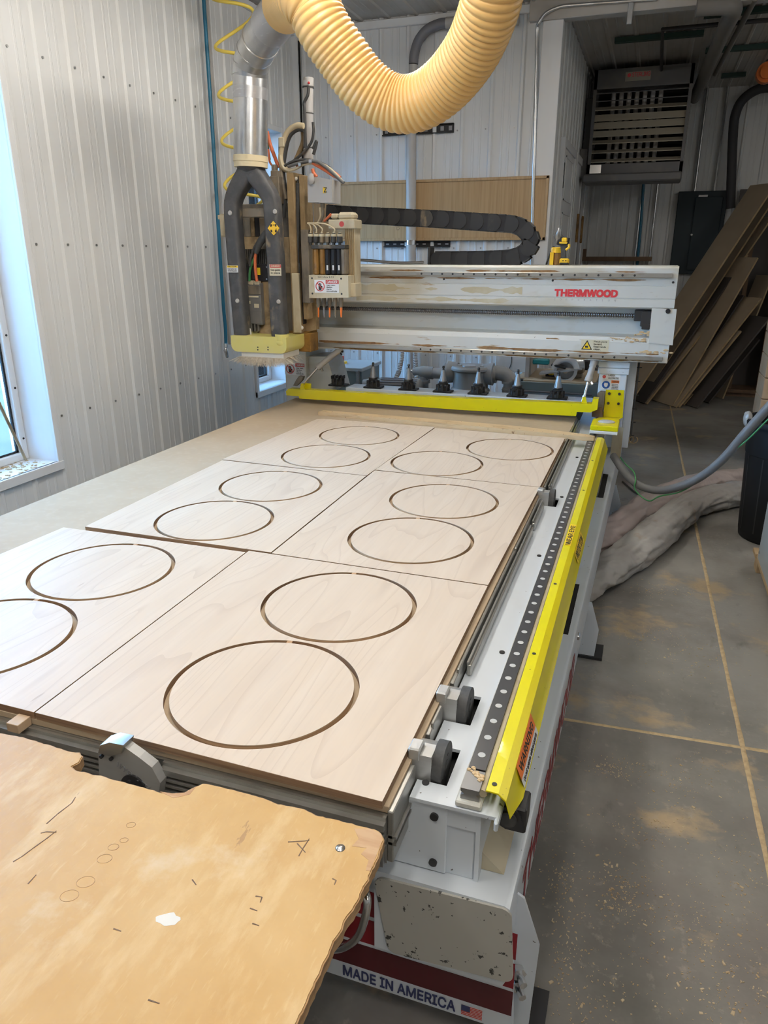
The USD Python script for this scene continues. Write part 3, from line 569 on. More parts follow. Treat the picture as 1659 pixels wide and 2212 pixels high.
# ================================================================== spoilboard, maple panels, batten
sp = obj('spoilboard', B(-2.29, XE + .002, 1.03, 4.66, .6265, ZM, .001), 'mdf', label='tan fibreboard spoilboard covering the router bed under the maple panels', cat='spoilboard')
def panel(label, corners, discs, ang, r=.2215):
    """maple plywood panel with two discs routed out of it, each held by one tab"""
    c = np.mean(corners, 0); t = thing('maple_panel', label, 'plywood panel', (c[0], c[1], ZM))
    outer = Polygon(corners); gw = .0128
    body = outer
    for x, y in discs: body = body.difference(Point(x, y).buffer(r, 64))
    parts = [('panel_sheet', body)] + [('disc', Point(x, y).buffer(r - gw, 64)) for x, y in discs]
    for nm, pg in parts:
        z0, z1 = ZM + .0003, ZT; veneer = .0011
        n = obj(nm, G().prism(pg, ((0, 0, z1 - veneer), (1, 0, 0), (0, 1, 0), (0, 0, 1)), veneer), 'maple', t, smooth=False)
        obj('ply_core', G().prism(pg.buffer(-.0002), ((0, 0, z0), (1, 0, 0), (0, 1, 0), (0, 0, 1)), z1 - veneer - z0), 'ply_edge' if nm == 'panel_sheet' else 'groove_edge', n, smooth=False)
    for x, y in discs:
        d = np.array([math.cos(ang), math.sin(ang)]); q = np.array([x, y]) + d * (r - gw * .5); s = np.array([-d[1], d[0]])
        pg = Polygon([q + d * .009 + s * .007, q - d * .009 + s * .007, q - d * .009 - s * .007, q + d * .009 - s * .007])
        obj('holding_tab', G().prism(pg, ((0, 0, ZM + .001), (1, 0, 0), (0, 1, 0), (0, 0, 1)), ZT - ZM - .0012), 'torn_ply', t)
TA = math.radians(100)
panel('maple panel nearest the right front corner of the router bed, two routed discs', [(-1.164, 1.030), (-.360, 1.020), (-.366, 1.992), (-1.180, 2.000)], [(-.741, 1.279), (-.741, 1.732)], TA)
panel('maple panel at the near left, its edge running out of the left of the photo', [(-1.985, 1.040), (-1.168, 1.030), (-1.184, 1.985), (-1.930, 1.975)], [(-1.539, 1.257), (-1.539, 1.709)], TA)
panel('maple panel in the middle of the right-hand column of the bed', [(-1.098, 2.006), (-.366, 1.998), (-.357, 3.040), (-1.112, 3.052)], [(-.699, 2.283), (-.699, 2.735)], TA)
panel('maple panel in the middle of the left-hand column, beside the bare spoilboard', [(-1.862, 2.008), (-1.104, 2.012), (-1.118, 2.955), (-1.868, 2.975)], [(-1.455, 2.233), (-1.455, 2.686)], TA)
panel('maple panel at the far right below the long batten, its discs staggered', [(-1.114, 3.064), (-.357, 3.046), (-.352, 3.985), (-1.083, 3.985)], [(-.876, 3.272), (-.594, 3.652)], TA)
panel('palest maple panel at the far left end of the bed by the long batten', [(-1.878, 2.990), (-1.118, 2.962), (-1.090, 4.010), (-1.790, 4.005), (-1.822, 3.985)], [(-1.430, 3.22), (-1.430, 3.679)], TA)
q = ZP(55, 1552, .64)
obj('offcut_block', B(q[0] - .018, q[0] + .014, .992, 1.029, .6265, .648, .001), 'pale_wood', label='tiny square wood offcut sticking out at the front edge between the two near panels', cat='offcut')
obj('batten', G().prism([(x, y) for x, y in [(-1.895, 4.165), (-1.88, 4.215), (-1.2, 4.195), (-.62, 4.165), (-.24, 4.085), (-.20, 4.062), (-.205, 4.040), (-.26, 4.028), (-.70, 4.072), (-1.3, 4.108)]], ((0, 0, ZM + .0005), (1, 0, 0), (0, 1, 0), (0, 0, 1)), .024), 'batten_wood', label='long rough batten lying across the far end of the bed', cat='batten')
# ================================================================== the worn board in the foreground
zb = .645
pts = [ZP(a, b, zb)[:2] for a, b in [(0, 1584), (40, 1592), (75, 1600), (112, 1612), (150, 1624), (170, 1626), (176, 1634), (170, 1646), (152, 1655), (160, 1664), (230, 1680), (300, 1700), (345, 1712), (372, 1715), (400, 1712), (420, 1700), (438, 1694), (452, 1695), (500, 1706), (560, 1722), (600, 1738), (648, 1746), (680, 1760), (740, 1776), (800, 1790), (815, 1795), (823, 1802), (826, 1815), (814, 1850), (798, 1885), (770, 1946), (742, 1990), (706, 2062), (675, 2130), (640, 2206)]]
pts += [np.array([-.352, .45]), np.array([-1.9, .45]), np.array([-1.9, pts[0][1] + .01])]
rg = np.random.default_rng(4); ring = []
for a, b in zip(pts[:-4], pts[1:-3]):
    for t in np.linspace(0, 1, max(2, int(np.linalg.norm(b - a) / .007)), endpoint=False): ring.append(a + (b - a) * t + rg.normal(0, .0008, 2))
bd = thing('worn_board', 'large worn yellow-brown board with splintered edges in the foreground', 'board', (-1.0, .7, zb - .02))
bp = Polygon(ring + pts[-4:]).buffer(0)
obj('board_face', G().prism(bp, ((0, 0, zb - .0018), (1, 0, 0), (0, 1, 0), (0, 0, 1)), .0018), 'worn_board', bd, smooth=False)
obj('board_core', G().prism(bp.buffer(.0025), ((0, 0, zb - .022), (1, 0, 0), (0, 1, 0), (0, 0, 1)), .0203), 'board_edge', bd, smooth=False)
torn = [ZP(a, b, zb)[:2] for a, b in [(765, 1790), (800, 1790), (824, 1802), (826, 1815), (800, 1882), (790, 1880), (796, 1858), (780, 1845), (792, 1832), (760, 1828), (775, 1812)]]
obj('torn_patch', G().prism(Polygon(torn).buffer(0), ((0, 0, zb - .0012), (1, 0, 0), (0, 1, 0), (0, 0, 1)), .0016), 'torn_ply', bd, smooth=False, label='torn-off face veneer showing ply at the corner')
tp = [ZP(a, b, zb)[:2] for a, b in [(345, 1710), (372, 1714), (400, 1712), (424, 1699), (410, 1716), (375, 1724)]]
obj('torn_patch', G().prism(Polygon(tp).buffer(0), ((0, 0, zb - .0012), (1, 0, 0), (0, 1, 0), (0, 0, 1)), .0016), 'torn_ply', bd, smooth=False)
pk = ZP(365, 1985, zb); ang = np.linspace(0, 2 * PI, 15)[:-1]
obj('torn_patch', G().prism(Polygon([(pk[0] + .022 * math.cos(a) * rg.uniform(.6, 1.1) + .004 * math.sin(a), pk[1] + .013 * math.sin(a) * rg.uniform(.5, 1.1)) for a in ang]), ((0, 0, zb - .001), (1, 0, 0), (0, 1, 0), (0, 0, 1)), .0013), 'strip_white', bd, smooth=False, label='pale chipped spot')
s = ZP(735, 1832, zb); obj('screw', G().lathe([(0, .0012), (.003, .001), (.005, .0006), (.0062, 0), (.0075, -.0005)], s + np.array([0, 0, .0012]), (0, 0, 1), 18), 'steel_bright', bd); obj('screw_recess', disc(s, (0, 0, 1), .0085, .0006, 18), 'ink_black', bd)
cr = G()
for pa in ([(28, 1862), (48, 1850), (72, 1832), (100, 1812), (122, 1795)], [(88, 1800), (100, 1797), (122, 1798)], [(100, 1780), (125, 1758), (155, 1735), (163, 1722)], [(622, 1819), (640, 1818), (668, 1816)], [(645, 1850), (655, 1832), (668, 1812)], [(642, 1822), (660, 1842)], [(552, 1936), (566, 1938), (562, 1950)], [(718, 1898), (726, 1902), (722, 1912)], [(540, 1962), (556, 1968)], [(545, 1995), (560, 2000)], [(320, 2160), (345, 2168)], [(245, 2006), (262, 2012)], [(60, 1910), (78, 1890)], [(415, 1900), (424, 1912)]):
    Q = [ZP(a, b, zb) for a, b in pa]
    for a, b in zip(Q[:-1], Q[1:]):
        d = unit(b - a); nn = np.array([-d[1], d[0], 0]) * .0011
        cr.add([a - nn, b - nn * .6, b + nn * .6, a + nn, a - nn + (0, 0, .0005), b - nn * .6 + (0, 0, .0005), b + nn * .6 + (0, 0, .0005), a + nn + (0, 0, .0005)], [(4, 5, 6, 7), (0, 1, 5, 4), (2, 3, 7, 6)])
obj('cracks', cr, 'rack_wood', bd, kind='stuff')
pm_ = G()
for a, b, r in ((150, 1935, .014), (185, 1905, .014), (226, 1855, .012), (245, 1830, .009), (268, 1815, .007), (283, 1782, .008)):
    q = ZP(a, b, zb); pm_.prism(Point(0, 0).buffer(r, 10).difference(Point(0, 0).buffer(r - .0008, 10)), ((q[0], q[1], zb), (1, .3, 0), (-.2, .8, 0), (0, 0, 1)), .0004)
obj('pencil_rings', pm_, 'board_edge', bd, kind='stuff')

# ================================================================== THE GANTRY
YG = 4.55
gn = thing('router_gantry', 'white rust-stained bridge beam spanning the router bed on two columns', 'machine', (-1.1, 4.7, 0))
zg = lambda py, px=1250: YP(px, py, YG)[2]
XG0, XG1 = -2.42, YP(1462, 620, YG)[0]
R = {k: zg(k) for k in (574, 588, 600, 616, 642, 644, 661, 664, 726, 732, 755, 777)}
prof = [(.40, R[574]), (.012, R[574]), (.0, R[574] - .012), (.0, R[600]), (.006, R[616]), (.0, R[616] - .002), (.0, R[642]), (.004, R[642] - .0015), (.004, R[644]), (0, R[644] - .0015), (0, R[661]), (.012, R[664]), (.13, R[664]), (.13, R[726] + .01), (.10, R[726]), (.015, R[726]), (.006, R[732]), (.0, R[732] - .012), (.0, R[755]), (.0, R[777] + .004), (.004, R[777]), (.40, R[777])]
obj('beam', G().prism(prof, ((XG0, YG, 0), (0, 1, 0), (0, 0, 1), (1, 0, 0)), XG1 - XG0), 'white_dirty', gn, smooth=20)
for nm, pa, pb, xb, x0r in (('upper_rail', 589, 599, 1454, .0), ('lower_rail', 763, 772, 1433, .0)):
    z1, z0 = zg(pa), zg(pb); xe = YP(xb, pa, YG)[0]
    n = obj(nm, B(-2.35, xe, YG - .022, YG, z0, z1, .003), 'beam_rail_steel', gn)
    x = xe - .20
    while x > -1.35: obj('rail_bolt', disc((x, YG - .022, (z0 + z1) / 2), (0, -1, 0), .0062, .0008, 12), 'black_steel', n); x -= .0655
zs = zg(681); obj('lead_screw', G().tube([(-2.3 + i * .0035, YG + .075, zs) for i in range(int((YP(1378, 681, YG)[0] + 2.3) / .0035))], .012, 10, fn=lambda t, a: 1 + .16 * np.cos(a - t * 2 * PI * 170)), 'rail_steel', gn, smooth=60)
obj('screw_bearing', G().rect(1370, 670, 1392, 694, YG + .03, .08, .004).rect(1384, 672, 1409, 706, YG + .015, .09, .004).rect(1386, 700, 1404, 712, YG + .01, .05, .003), 'black_steel', gn)
ep = obj('end_cover', G().pix([(1408, 666), (1462, 668), (1453, 746), (1401, 741)], YG - .006, .03), 'white_dirty', gn)
c = YP(1443, 672, YG - .006); obj('black_plug', G().cyl(c, c + (0, -.008, 0), .013, 18), 'black_plastic', ep)
for a, b in ((1449, 739), (1454, 610), (1194, 606), (959, 603)): c = YP(a, b, YG); obj('plug_hole', disc(c, (0, -1, 0), .0065, .001, 14), 'black_steel', gn)
p = YP(1197, 640, YG); wtx = YP(1333, 640, YG)[0] - p[0]
obj('lettering', heavy('THERMWOOD', (zg(625) - zg(640)) * .92, (p[0], YG - .0008, zg(640)), (1, 0, 0), (0, 0, 1), .0006, wtx, .0021), 'ink_red', gn, label='bold red lettering')
for i, chx in enumerate('CORPORATION'): obj('lettering', text(chx, .0095, (p[0] + wtx * (i / 10.4), YG - .0008, zg(649.5)), (1, 0, 0), (0, 0, 1), .0008, False), 'ink_grey', gn)
def sticker(parent, px0, py0, px1, py1, y, m='label_white', head=None, lines=(), side=True, pict=None):
    a, b = YP(px0, py1, y), YP(px1, py0, y); w, h = b[0] - a[0], b[2] - a[2]; X, Z = (1, 0, 0), (0, 0, 1)
    n = obj('sticker', B(a[0], b[0], y - .0012, y, a[2], b[2]), m, parent); yy = y - .0014
    tx = a[0] + (h * 1.02 if pict else w * .06)
    if pict == 'hand':
        c = np.array([a[0] + h * .5, yy, a[2] + h * .5]); r = h * .40
        obj('hand_sign', G().box(c[0] - r * .34, c[0] + r * .30, yy - .0004, yy, c[2] - r * .75, c[2] + r * .1).box(c[0] - r * .34, c[0] - r * .20, yy - .0004, yy, c[2], c[2] + r * .50).box(c[0] - r * .16, c[0] - r * .02, yy - .0004, yy, c[2], c[2] + r * .66).box(c[0] + r * .02, c[0] + r * .16, yy - .0004, yy, c[2], c[2] + r * .6).box(c[0] + r * .19, c[0] + r * .30, yy - .0004, yy, c[2], c[2] + r * .42).box(c[0] + r * .28, c[0] + r * .5, yy - .0004, yy, c[2] - r * .4, c[2] + r * .05), 'ink_black', n)
        ring = Point(0, 0).buffer(r, 24).difference(Point(0, 0).buffer(r * .82, 24)).union(affinity.rotate(sbox(-r * .9, -r * .09, r * .9, r * .09), -45))
        obj('ban_ring', G().prism(ring, ((c[0], yy - .0005, c[2]), X, Z, (0, 1, 0)), .0004), 'label_red', n)
    if pict == 'pinch':
        c = (a[0] + h * .5, yy, a[2] + h * .5); t = Polygon([(-h * .42, -h * .34), (h * .42, -h * .34), (0, h * .40)])
        obj('warning_triangle', G().prism(t.buffer(h * .03), ((c[0], yy - .0003, c[2]), X, Z, (0, 1, 0)), .0003), 'ink_black', n); obj('triangle_face', G().prism(t.buffer(-h * .05), ((c[0], yy - .0006, c[2]), X, Z, (0, 1, 0)), .0004), 'label_yellow', n)
        obj('hand_sign', B(c[0] - h * .14, c[0] + h * .12, yy - .0009, yy - .0005, c[2] - h * .2, c[2] - h * .04), 'ink_black', n)
    if pict == 'face':
        c = np.array([a[0] + h * .5, yy, a[2] + h * .5]); obj('blue_disc', disc(c, (0, -1, 0), h * .40, .0004, 24), 'label_blue', n)
        obj('face_sign', G().prism(Polygon([(-.16, .2), (.16, .2), (.2, .0), (.1, -.22), (-.1, -.22), (-.2, 0)]), ((c[0], yy - .0008, c[2]), (h, 0, 0), (0, 0, h), (0, 1, 0)), .0004), 'label_white', n)
    if pict == 'sun': obj('red_star', disc((a[0] + h * .5, yy, a[2] + h * .5), (0, -1, 0), h * .26, .0004, 12), 'label_red', n)
    top = b[2]
    if head:
        hm, ht, tc = head; hh = h * .30; obj('header', B(tx - h * .02, b[0] - .0006, yy - .0003, yy + .0002, b[2] - hh, b[2] - .0006), hm, n); top -= hh
        if ht: obj('lettering', text(ht, hh * .62, (tx + h * .08, yy - .0005, b[2] - hh * .8), X, Z, .0004, True, (b[0] - tx) * .82), tc, n)
    k = len(lines); step = (top - a[2]) / (k + .6) if k else 0
    for i, s in enumerate(lines): obj('lettering', text(s, step * .62, (tx + h * .04, yy - .0004, top - step * (i + 1)), X, Z, .0004, True, min((b[0] - tx) * .86, step * .62 * .78 * len(s))), 'ink_black', n)
    return n
sticker(gn, 1254, 735, 1316, 758, YG, 'label_cream', None, ['Pinch point', 'hazard.', 'Keep hands', 'clear.'], pict='pinch')
# dust-caked ledges at the right end of the beam
def crust(pxs, y, seed):
    rg = np.random.default_rng(seed); g = G()
    for a, b, r in pxs:
        for _ in range(9):
            c = YP(a + rg.normal(0, 9), b + rg.normal(0, 2.0), y); s = rg.uniform(.004, .009) * r
            m = trimesh.creation.icosphere(1, s); g.add(m.vertices * (1.8, .35, .8) + c, m.faces)
    return g
obj('caked_dust', crust([(1420, 762, 1), (1400, 760, .8), (1395, 722, 1), (1380, 735, .8), (1350, 733, .6), (1330, 732, .5)], YG - .002, 3), 'batten_wood', gn, kind='stuff')
# rust and glue films on the beam
def film(x0, x1, pa, pb, name, m, seed, thr=.42, y=YG, dens=.006):
    xs = np.arange(YP(x0, pa, YG)[0], YP(x1, pa, YG)[0], dens); z0, z1 = zg(pb), zg(pa); lo = meshkit.fbm(np.c_[xs * 9, xs * 0 + seed, xs * 0], 5, seed); hi = meshkit.fbm(np.c_[xs * 7, xs * 0 + seed, xs * 0 + 4], 5, seed + 3)
    g = G(); w = np.clip((hi - thr) * 3.2, 0, 1); a = z0 + (z1 - z0) * np.clip(.5 - w * (.25 + .25 * lo), 0, 1); b = z0 + (z1 - z0) * np.clip(.5 + w * (.15 + .35 * (1 - lo)), 0, 1); n = len(xs)
    V = np.vstack([np.c_[xs, xs * 0 + y - .0007, a], np.c_[xs, xs * 0 + y - .0007, b]]); f = [(i, i + 1, n + i + 1, n + i) for i in range(n - 1) if w[i] > .02 or w[i + 1] > .02]
    if f: obj(name, g.add(V, f), m, gn, smooth=False, kind='stuff')
film(690, 1445, 600, 607, 'rust_film', 'rust_brown', 3, .34); film(690, 1445, 583, 590, 'rust_film', 'rust_brown', 5, .46); film(690, 1425, 755, 763, 'rust_film', 'rust_brown', 8, .34); film(690, 1425, 771, 777, 'rust_film', 'rust_brown', 2, .36)
film(770, 1130, 616, 641, 'glue_film', 'glue_tan', 12, .36); film(770, 1120, 645, 660, 'glue_film', 'glue_tan', 15, .36); film(1180, 1400, 727, 741, 'rust_film', 'rust_brown', 21, .46, YG + .003)
# right column
YC = 4.63
XC0, XC1 = YP(1289, 850, YC)[0], YP(1352, 850, YC)[0]
zt_, zb_ = R[777], .47
cl = obj('column', B(XC0 + .004, XC1 - .004, YC, YC + .34, zb_, zt_, .004), 'white_paint', gn)
obj('column_cap', B(XC0 - .006, XC1 + .006, YC - .014, YC + .1, YP(1320, 808, YC)[2], YP(1320, 795, YC)[2], .003).box(XC0 - .006, XC1 + .006, YC - .010, YC + .1, YP(1320, 794.4, YC)[2], YP(1320, 781, YC)[2], .003), 'white_paint', gn)
obj('column_side', B(XC1 - .004, XC1 + .045, YC + .10, YC + .34, zb_ - .02, zt_, .004), 'white_paint', gn)
sticker(cl, 1297, 808, 1341, 820.5, YC, 'label_white', None, ['LASER', 'CALIBRATED'], pict='sun')
sticker(cl, 1297, 822, 1338, 841, YC, 'label_white', ('label_orange', 'WARNING', 'ink_black'), ['Hazard below.', 'Wear face and', 'eye protection', 'at all times'], pict='face')
br = obj('bracket', G().pix([(1309, 842), (1348, 843), (1345, 903), (1303, 900)], YC - .022, .008), 'yellow_paint', gn, label='yellow bolted bracket')
for a, b in ((1316, 850), (1338, 851), (1314, 871), (1336, 872)): c = YP(a, b, YC - .022); obj('bolt', G().cyl(c, c + (0, -.006, 0), .0085, 6).cyl(c + np.array([0, -.006, 0]), c + np.array([0, -.010, 0]), .0062, 12), 'black_steel', br)
z1 = YP(1325, 902, YC - .02)[2]; fa = YP(1318, 934, 4.28); x0, x1 = XC0 + .035, XC1 - .01
obj('bracket_slope', G().add([(x0, YC - .022, z1), (x1, YC - .022, z1), (x1 - .012, 4.36, .70), (x0 - .012, 4.36, .70), (x0, YC - .014, z1), (x1, YC - .014, z1), (x1 - .012, 4.36, .692), (x0 - .012, 4.36, .692)], [(0, 3, 2, 1), (4, 5, 6, 7), (0, 4, 7, 3), (1, 2, 6, 5), (3, 7, 6, 2)]), 'yellow_paint', br)
ft = obj('wiper_block', B(x0 - .028, x1 - .002, 4.17, 4.37, .672, .700, .004), 'yellow_paint', gn); obj('wiper_strip', B(x0 - .030, x1 - .004, 4.168, 4.37, .654, .671, .002), 'strip_white', ft)
obj('grease_lump', G().ball(((x0 + x1) / 2 - .01, 4.28, .702), .035, (1.35, .9, .35)), 'pvc_grey', ft)
obj('pivot_disc', G().pix([(1291, 850), (1297, 846), (1306, 847), (1304, 885), (1296, 892), (1290, 885), (1287, 870)], YC - .04, .05), 'dusty_metal', gn)
obj('pivot_guard', G().pix([(1279, 884), (1300, 880), (1303, 912), (1292, 910), (1287, 902), (1278, 900)], YC - .05, .05), 'rack_wood', gn)
obj('hanging_plate', B(XC1 - .05, XC1 + .01, YC - .10, YC - .09, .43, .62), 'dusty_cream', gn)
cg = [XP(1372, 785 + i * 12, XC1 + .07) for i in range(14)]
obj('column_cable', G().tube([np.array([XC1 + .055, YC + .13 + .01 * math.sin(i), zt_ - .02 - i * .038]) for i in range(14)], .006, 8, 3), 'dark_cable', gn)
ties = G()
for i in range(6): z = zt_ - .06 - i * .085; ties.box(XC1 + .046, XC1 + .075, YC + .128, YC + .136, z, z + .004)
obj('cable_ties', ties, 'black_plastic', gn, kind='stuff')
tw = [np.array([XC1 + .03 + .018 * math.cos(t) + .004 * t, YC + .12, .50 + .02 * math.sin(t) - .0 * t]) for t in np.linspace(0, 14, 50)]
obj('twine', G().tube(tw, .003, 6), 'dusty_tan', gn, label='tangled twine round the column foot')
# left column with its raking plate
lx0, lx1 = YP(616, 800, 4.66)[0], YP(662, 800, 4.66)[0]
lc = obj('column', B(lx0, lx1, 4.66, 5.0, .40, R[777], .004), 'white_dirty', gn)
q = [YP(a, b, 4.70) for a, b in [(655, 770), (705, 770), (712, 790), (726, 842), (655, 850)]]
obj('raking_plate', G().prism([(k[0], k[2]) for k in q], ((0, 4.70, 0), (1, 0, 0), (0, 0, 1), (0, 1, 0)), .26), 'white_dirty', gn)
sticker(lc, 616, 785.5, 657.5, 809, 4.66, 'label_white', ('label_red', 'DANGER', 'label_white'), ['Stay clear.', 'Machine', 'starts', 'automatically.'], pict='hand')
# yellow bump bar with its two air cylinders
YBAR = 4.48
bar = obj('bump_bar', G().pix([(617.5, 845), (623, 840), (647, 841), (900, 856), (1120, 866), (1279, 873), (1277, 891), (1246, 890), (1244, 899), (1000, 886), (800, 871), (647, 861), (645, 856), (619, 854)], YBAR, .06), 'yellow_paint', gn, label='yellow bump bar across the bed')
obj('bar_lug', G().pix([(648, 841), (650, 829), (655, 828), (658, 842)], YBAR + .01, .01).pix([(1256, 871), (1258, 858), (1265, 858), (1268, 872)], YBAR + .01, .012).pix([(655, 838), (660, 828), (671, 829), (671, 842)], YBAR + .045, .012).pix([(1278, 873), (1281, 861), (1293, 862), (1290, 885), (1277, 890)], YBAR - .002, .062), 'yellow_paint', bar)
def cylinder(pts, y0, y1, label):
    P = [YP(a, b, y) for (a, b), y in zip(pts, (y0, (y0 + y1) / 2, y1))]
    n = obj('air_cylinder', G().cyl(P[1], P[2], .019, 20).cyl(P[1] + (P[1] - P[2]) * .0, P[1] + unit(P[2] - P[1]) * .03, .022, 20).cyl(P[2] - unit(P[2] - P[1]) * .035, P[2], .022, 20), 'pvc_grey', gn, label=label)
    obj('piston_rod', G().cyl(P[0], P[1], .0072, 12).cyl(P[0] - unit(P[1] - P[0]) * .004, P[0] + unit(P[1] - P[0]) * .03, .011, 10), 'steel_bright', n)
    e = P[1] + unit(P[2] - P[1]) * .02; obj('air_fitting', G().cyl(e, e + (.02, -.01, -.028), .006, 10).cyl(e + np.array([.012, -.006, -.018]), e + np.array([.024, -.01, -.034]), .0085, 6), 'steel_bright', n)
    e = P[2] - unit(P[2] - P[1]) * .02; obj('air_fitting', G().cyl(e, e + (.03, -.01, -.01), .006, 10).cyl(e, e + (.02, -.01, -.03), .005, 8), 'black_plastic', n)
cylinder([(651, 834), (686, 794), (738, 752)], YBAR + .03, 4.60, 'raked grey air cylinder at the left'); cylinder([(1260, 866), (1270, 824), (1284, 780)], YBAR + .03, 4.58, 'upright grey air cylinder at the right')
obj('proximity_lever', G().pix([(633, 833), (640, 820), (646, 812), (655, 814), (652, 822), (640, 834)], YBAR + .06, .03), 'dusty_metal', gn)
# tool rack behind the bar
YR = 4.60
zr1 = YP(950, 850, YR)[2] + .004
rk = obj('tool_rack', B(YP(748, 838, YR)[0], YP(1277, 867, YR)[0], YR - .01, YR + .15, zr1 - .05, zr1, .003), 'white_paint', gn, label='white tool rack deck')
TOOLS = [727, 803, 879, 954, 1030, 1115, 1203]
def fork(c):
    g = G(); 
    g.box(c[0] - .062, c[0] + .062, c[1] - .03, c[1] + .05, c[2], c[2] + .012, .003)
    g.lathe([(0, .012), (.040, .012), (.040, .034), (.034, .036), (.034, .04), (0, .04)], c, n=20)
    for k in range(8): a = k * PI / 4 + .2; g.box(c[0] + .037 * math.cos(a) - .007, c[0] + .037 * math.cos(a) + .007, c[1] + .037 * math.sin(a) - .007, c[1] + .037 * math.sin(a) + .007, c[2] + .012, c[2] + .052, .002)
    return g
first = None; WHERE = ['leftmost but for the empty fork', 'second cone from the left', 'third cone from the left, below the gold ring', 'fourth cone from the left, before the grey canister', 'second cone from the right, by the grey elbow', 'rightmost cone, before the white bench']
for k, px in enumerate(TOOLS):
    x = YP(px, 850, YR)[0]; c = np.array([x, YR + .03, zr1])
    obj('tool_fork', fork(c), 'black_plastic', rk, smooth=25)
    if k == 0:
        tn = G()
        for j in range(4): tn.box(x - .04 + j * .024, x - .03 + j * .024, YR + .0, YR + .06, zr1 + .05, zr1 + .072, .002)
        obj('fork_teeth', tn, 'black_plastic', rk); continue
    lab = 'steel tool cone in a black fork, ' + WHERE[k - 1]
    b = c + np.array([0, 0, .0525])
    if first is None:
        first = thing('tool_holder', lab, 'tool holder', b, group='tool cones on the rack')
        obj('flange', G().lathe([(0, 0), (.030, 0), (.032, .006), (.028, .010), (.032, .014), (.030, .02), (0, .02)], b, n=24), 'black_steel', first)
        obj('taper_cone', G().lathe([(0, .02), (.024, .02), (.0115, .092), (0, .092)], b, n=24), 'steel_grey', first)
        obj('pull_stud', G().lathe([(0, .092), (.008, .092), (.0055, .102), (.009, .108), (.007, .118), (0, .12)], b, n=16), 'black_steel', first)
    else: copy_of(first, 'tool_holder', b, lab, 'tool cones on the rack')

# ================================================================== cable chain lying on the beam
ch = thing('cable_chain', 'black plastic cable chain looping over the top of the gantry beam', 'cable chain', (-1.2, 4.72, R[574]))
YCH = 4.72
mid = [(705, 460), (760, 464), (820, 467), (880, 470), (940, 473), (1000, 477), (1060, 481), (1105, 484), (1128, 492), (1144, 510), (1146, 530), (1130, 547), (1105, 557), (1060, 560), (1000, 561), (932, 561)]
P = catmull([YP(a, b, YCH) for a, b in mid], 20); sl = np.r_[0, np.cumsum(np.linalg.norm(np.diff(P, axis=0), axis=1))]
pitch = .0535; hl = .050; n_l = int(sl[-1] / pitch)
for i in range(n_l):
    a, b = [np.array([np.interp(s, sl, P[:, k]) for k in range(3)]) for s in (i * pitch, (i + 1) * pitch)]
    d = unit(b - a); nn = np.array([-d[2], 0, d[0]]); L = pitch
    pg = sbox(-.003, -hl * .97, L * .6, hl * .97).union(Point(L * .55, 0).buffer(hl * .97, 10).intersection(sbox(L * .5, -hl, L * 1.5, hl)))
    dark = ('black_plastic' if i % 2 else 'chain_grey') if i != 12 else 'dusty_black'
    lk = obj('chain_link', G().prism(pg, (a + np.array([0, .0035 * (i % 2), 0]), d, nn, (0, 1, 0)), .004), dark, ch, smooth=False)
    obj('far_plate', G().prism(pg, (a + np.array([0, .086, 0]), d, nn, (0, 1, 0)), .004), dark, lk, smooth=False)
    for s_ in (1, -1): obj('link_bar', G().prism([(L * .12, s_ * hl * .93), (L * .88, s_ * hl * .93), (L * .88, s_ * hl * 1.02), (L * .12, s_ * hl * 1.02)], (a, d, nn, (0, 1, 0)), .088), 'black_plastic' if not 20 < i < 30 else 'rubber', lk)
c = YP(925, 560, YCH); obj('chain_anchor', B(c[0] - .004, c[0] + .012, YCH - .006, YCH + .097, R[574], R[574] + .105, .003), 'black_steel', ch)
bc = thing('beam_cable', 'pair of dark cables lying along the beam top left of the cable chain', 'cable', YP(840, 568, 4.7))
for k, oy in enumerate((0, .02)): obj('strand', G().tube([YP(a, b - k * 2, 4.68 + oy) for a, b in [(762, 562), (800, 564), (830, 567), (870, 569), (915, 568)]], .006, 8, 6), 'dark_cable' if k else 'grey_cable', bc)

# ================================================================== SPINDLE HEAD (rides on the beam at the left)
hd = thing('spindle_unit', 'dusty router spindle head with twin black suction ducts and yellow brush shoe', 'machine head', YP(600, 740, 4.3))
YY = 4.16
def PT(pts, y): return [YP(a, b, y) for a, b in pts]
# twin suction ducts joined in a Y under the tape collar
for side, pts in ((0, [(543, 360), (534, 376), (518, 402), (506, 430), (504, 462), (511, 560), (522, 690), (525, 728)]), (1, [(541, 360), (552, 376), (570, 402), (586, 430), (590, 462), (596, 560), (603, 690), (606, 728)])):
    rr = [.066, .060, .055, .052, .052, .052, .052, .052]
    n = obj('suction_duct', G().tube(PT(pts, YY), rr, 32, 5, fn=lambda t, a: (np.abs(np.cos(a)) ** 5 + np.abs(np.sin(a)) ** 5) ** -.2 * .89), 'yoke_black', hd, smooth=60, label='dusty black suction duct')
    for a, b in (((492, 460), (508, 650)) if side == 0 else ((589, 457), (597, 652))):
        c = YP(a + 4, b, YY - .052); obj('duct_bolt', G().lathe([(0, .006), (.010, .006), (.013, .002), (.014, 0)], c + np.array([0, .004, 0]), (0, -1, 0), 18), 'pvc_grey', n)
c = YP(542, 366, YY); obj('duct_crotch', G().tube(PT([(542, 352), (542, 366), (542, 384)], YY), [.088, .078, .022], 24, 6), 'yoke_black', hd)
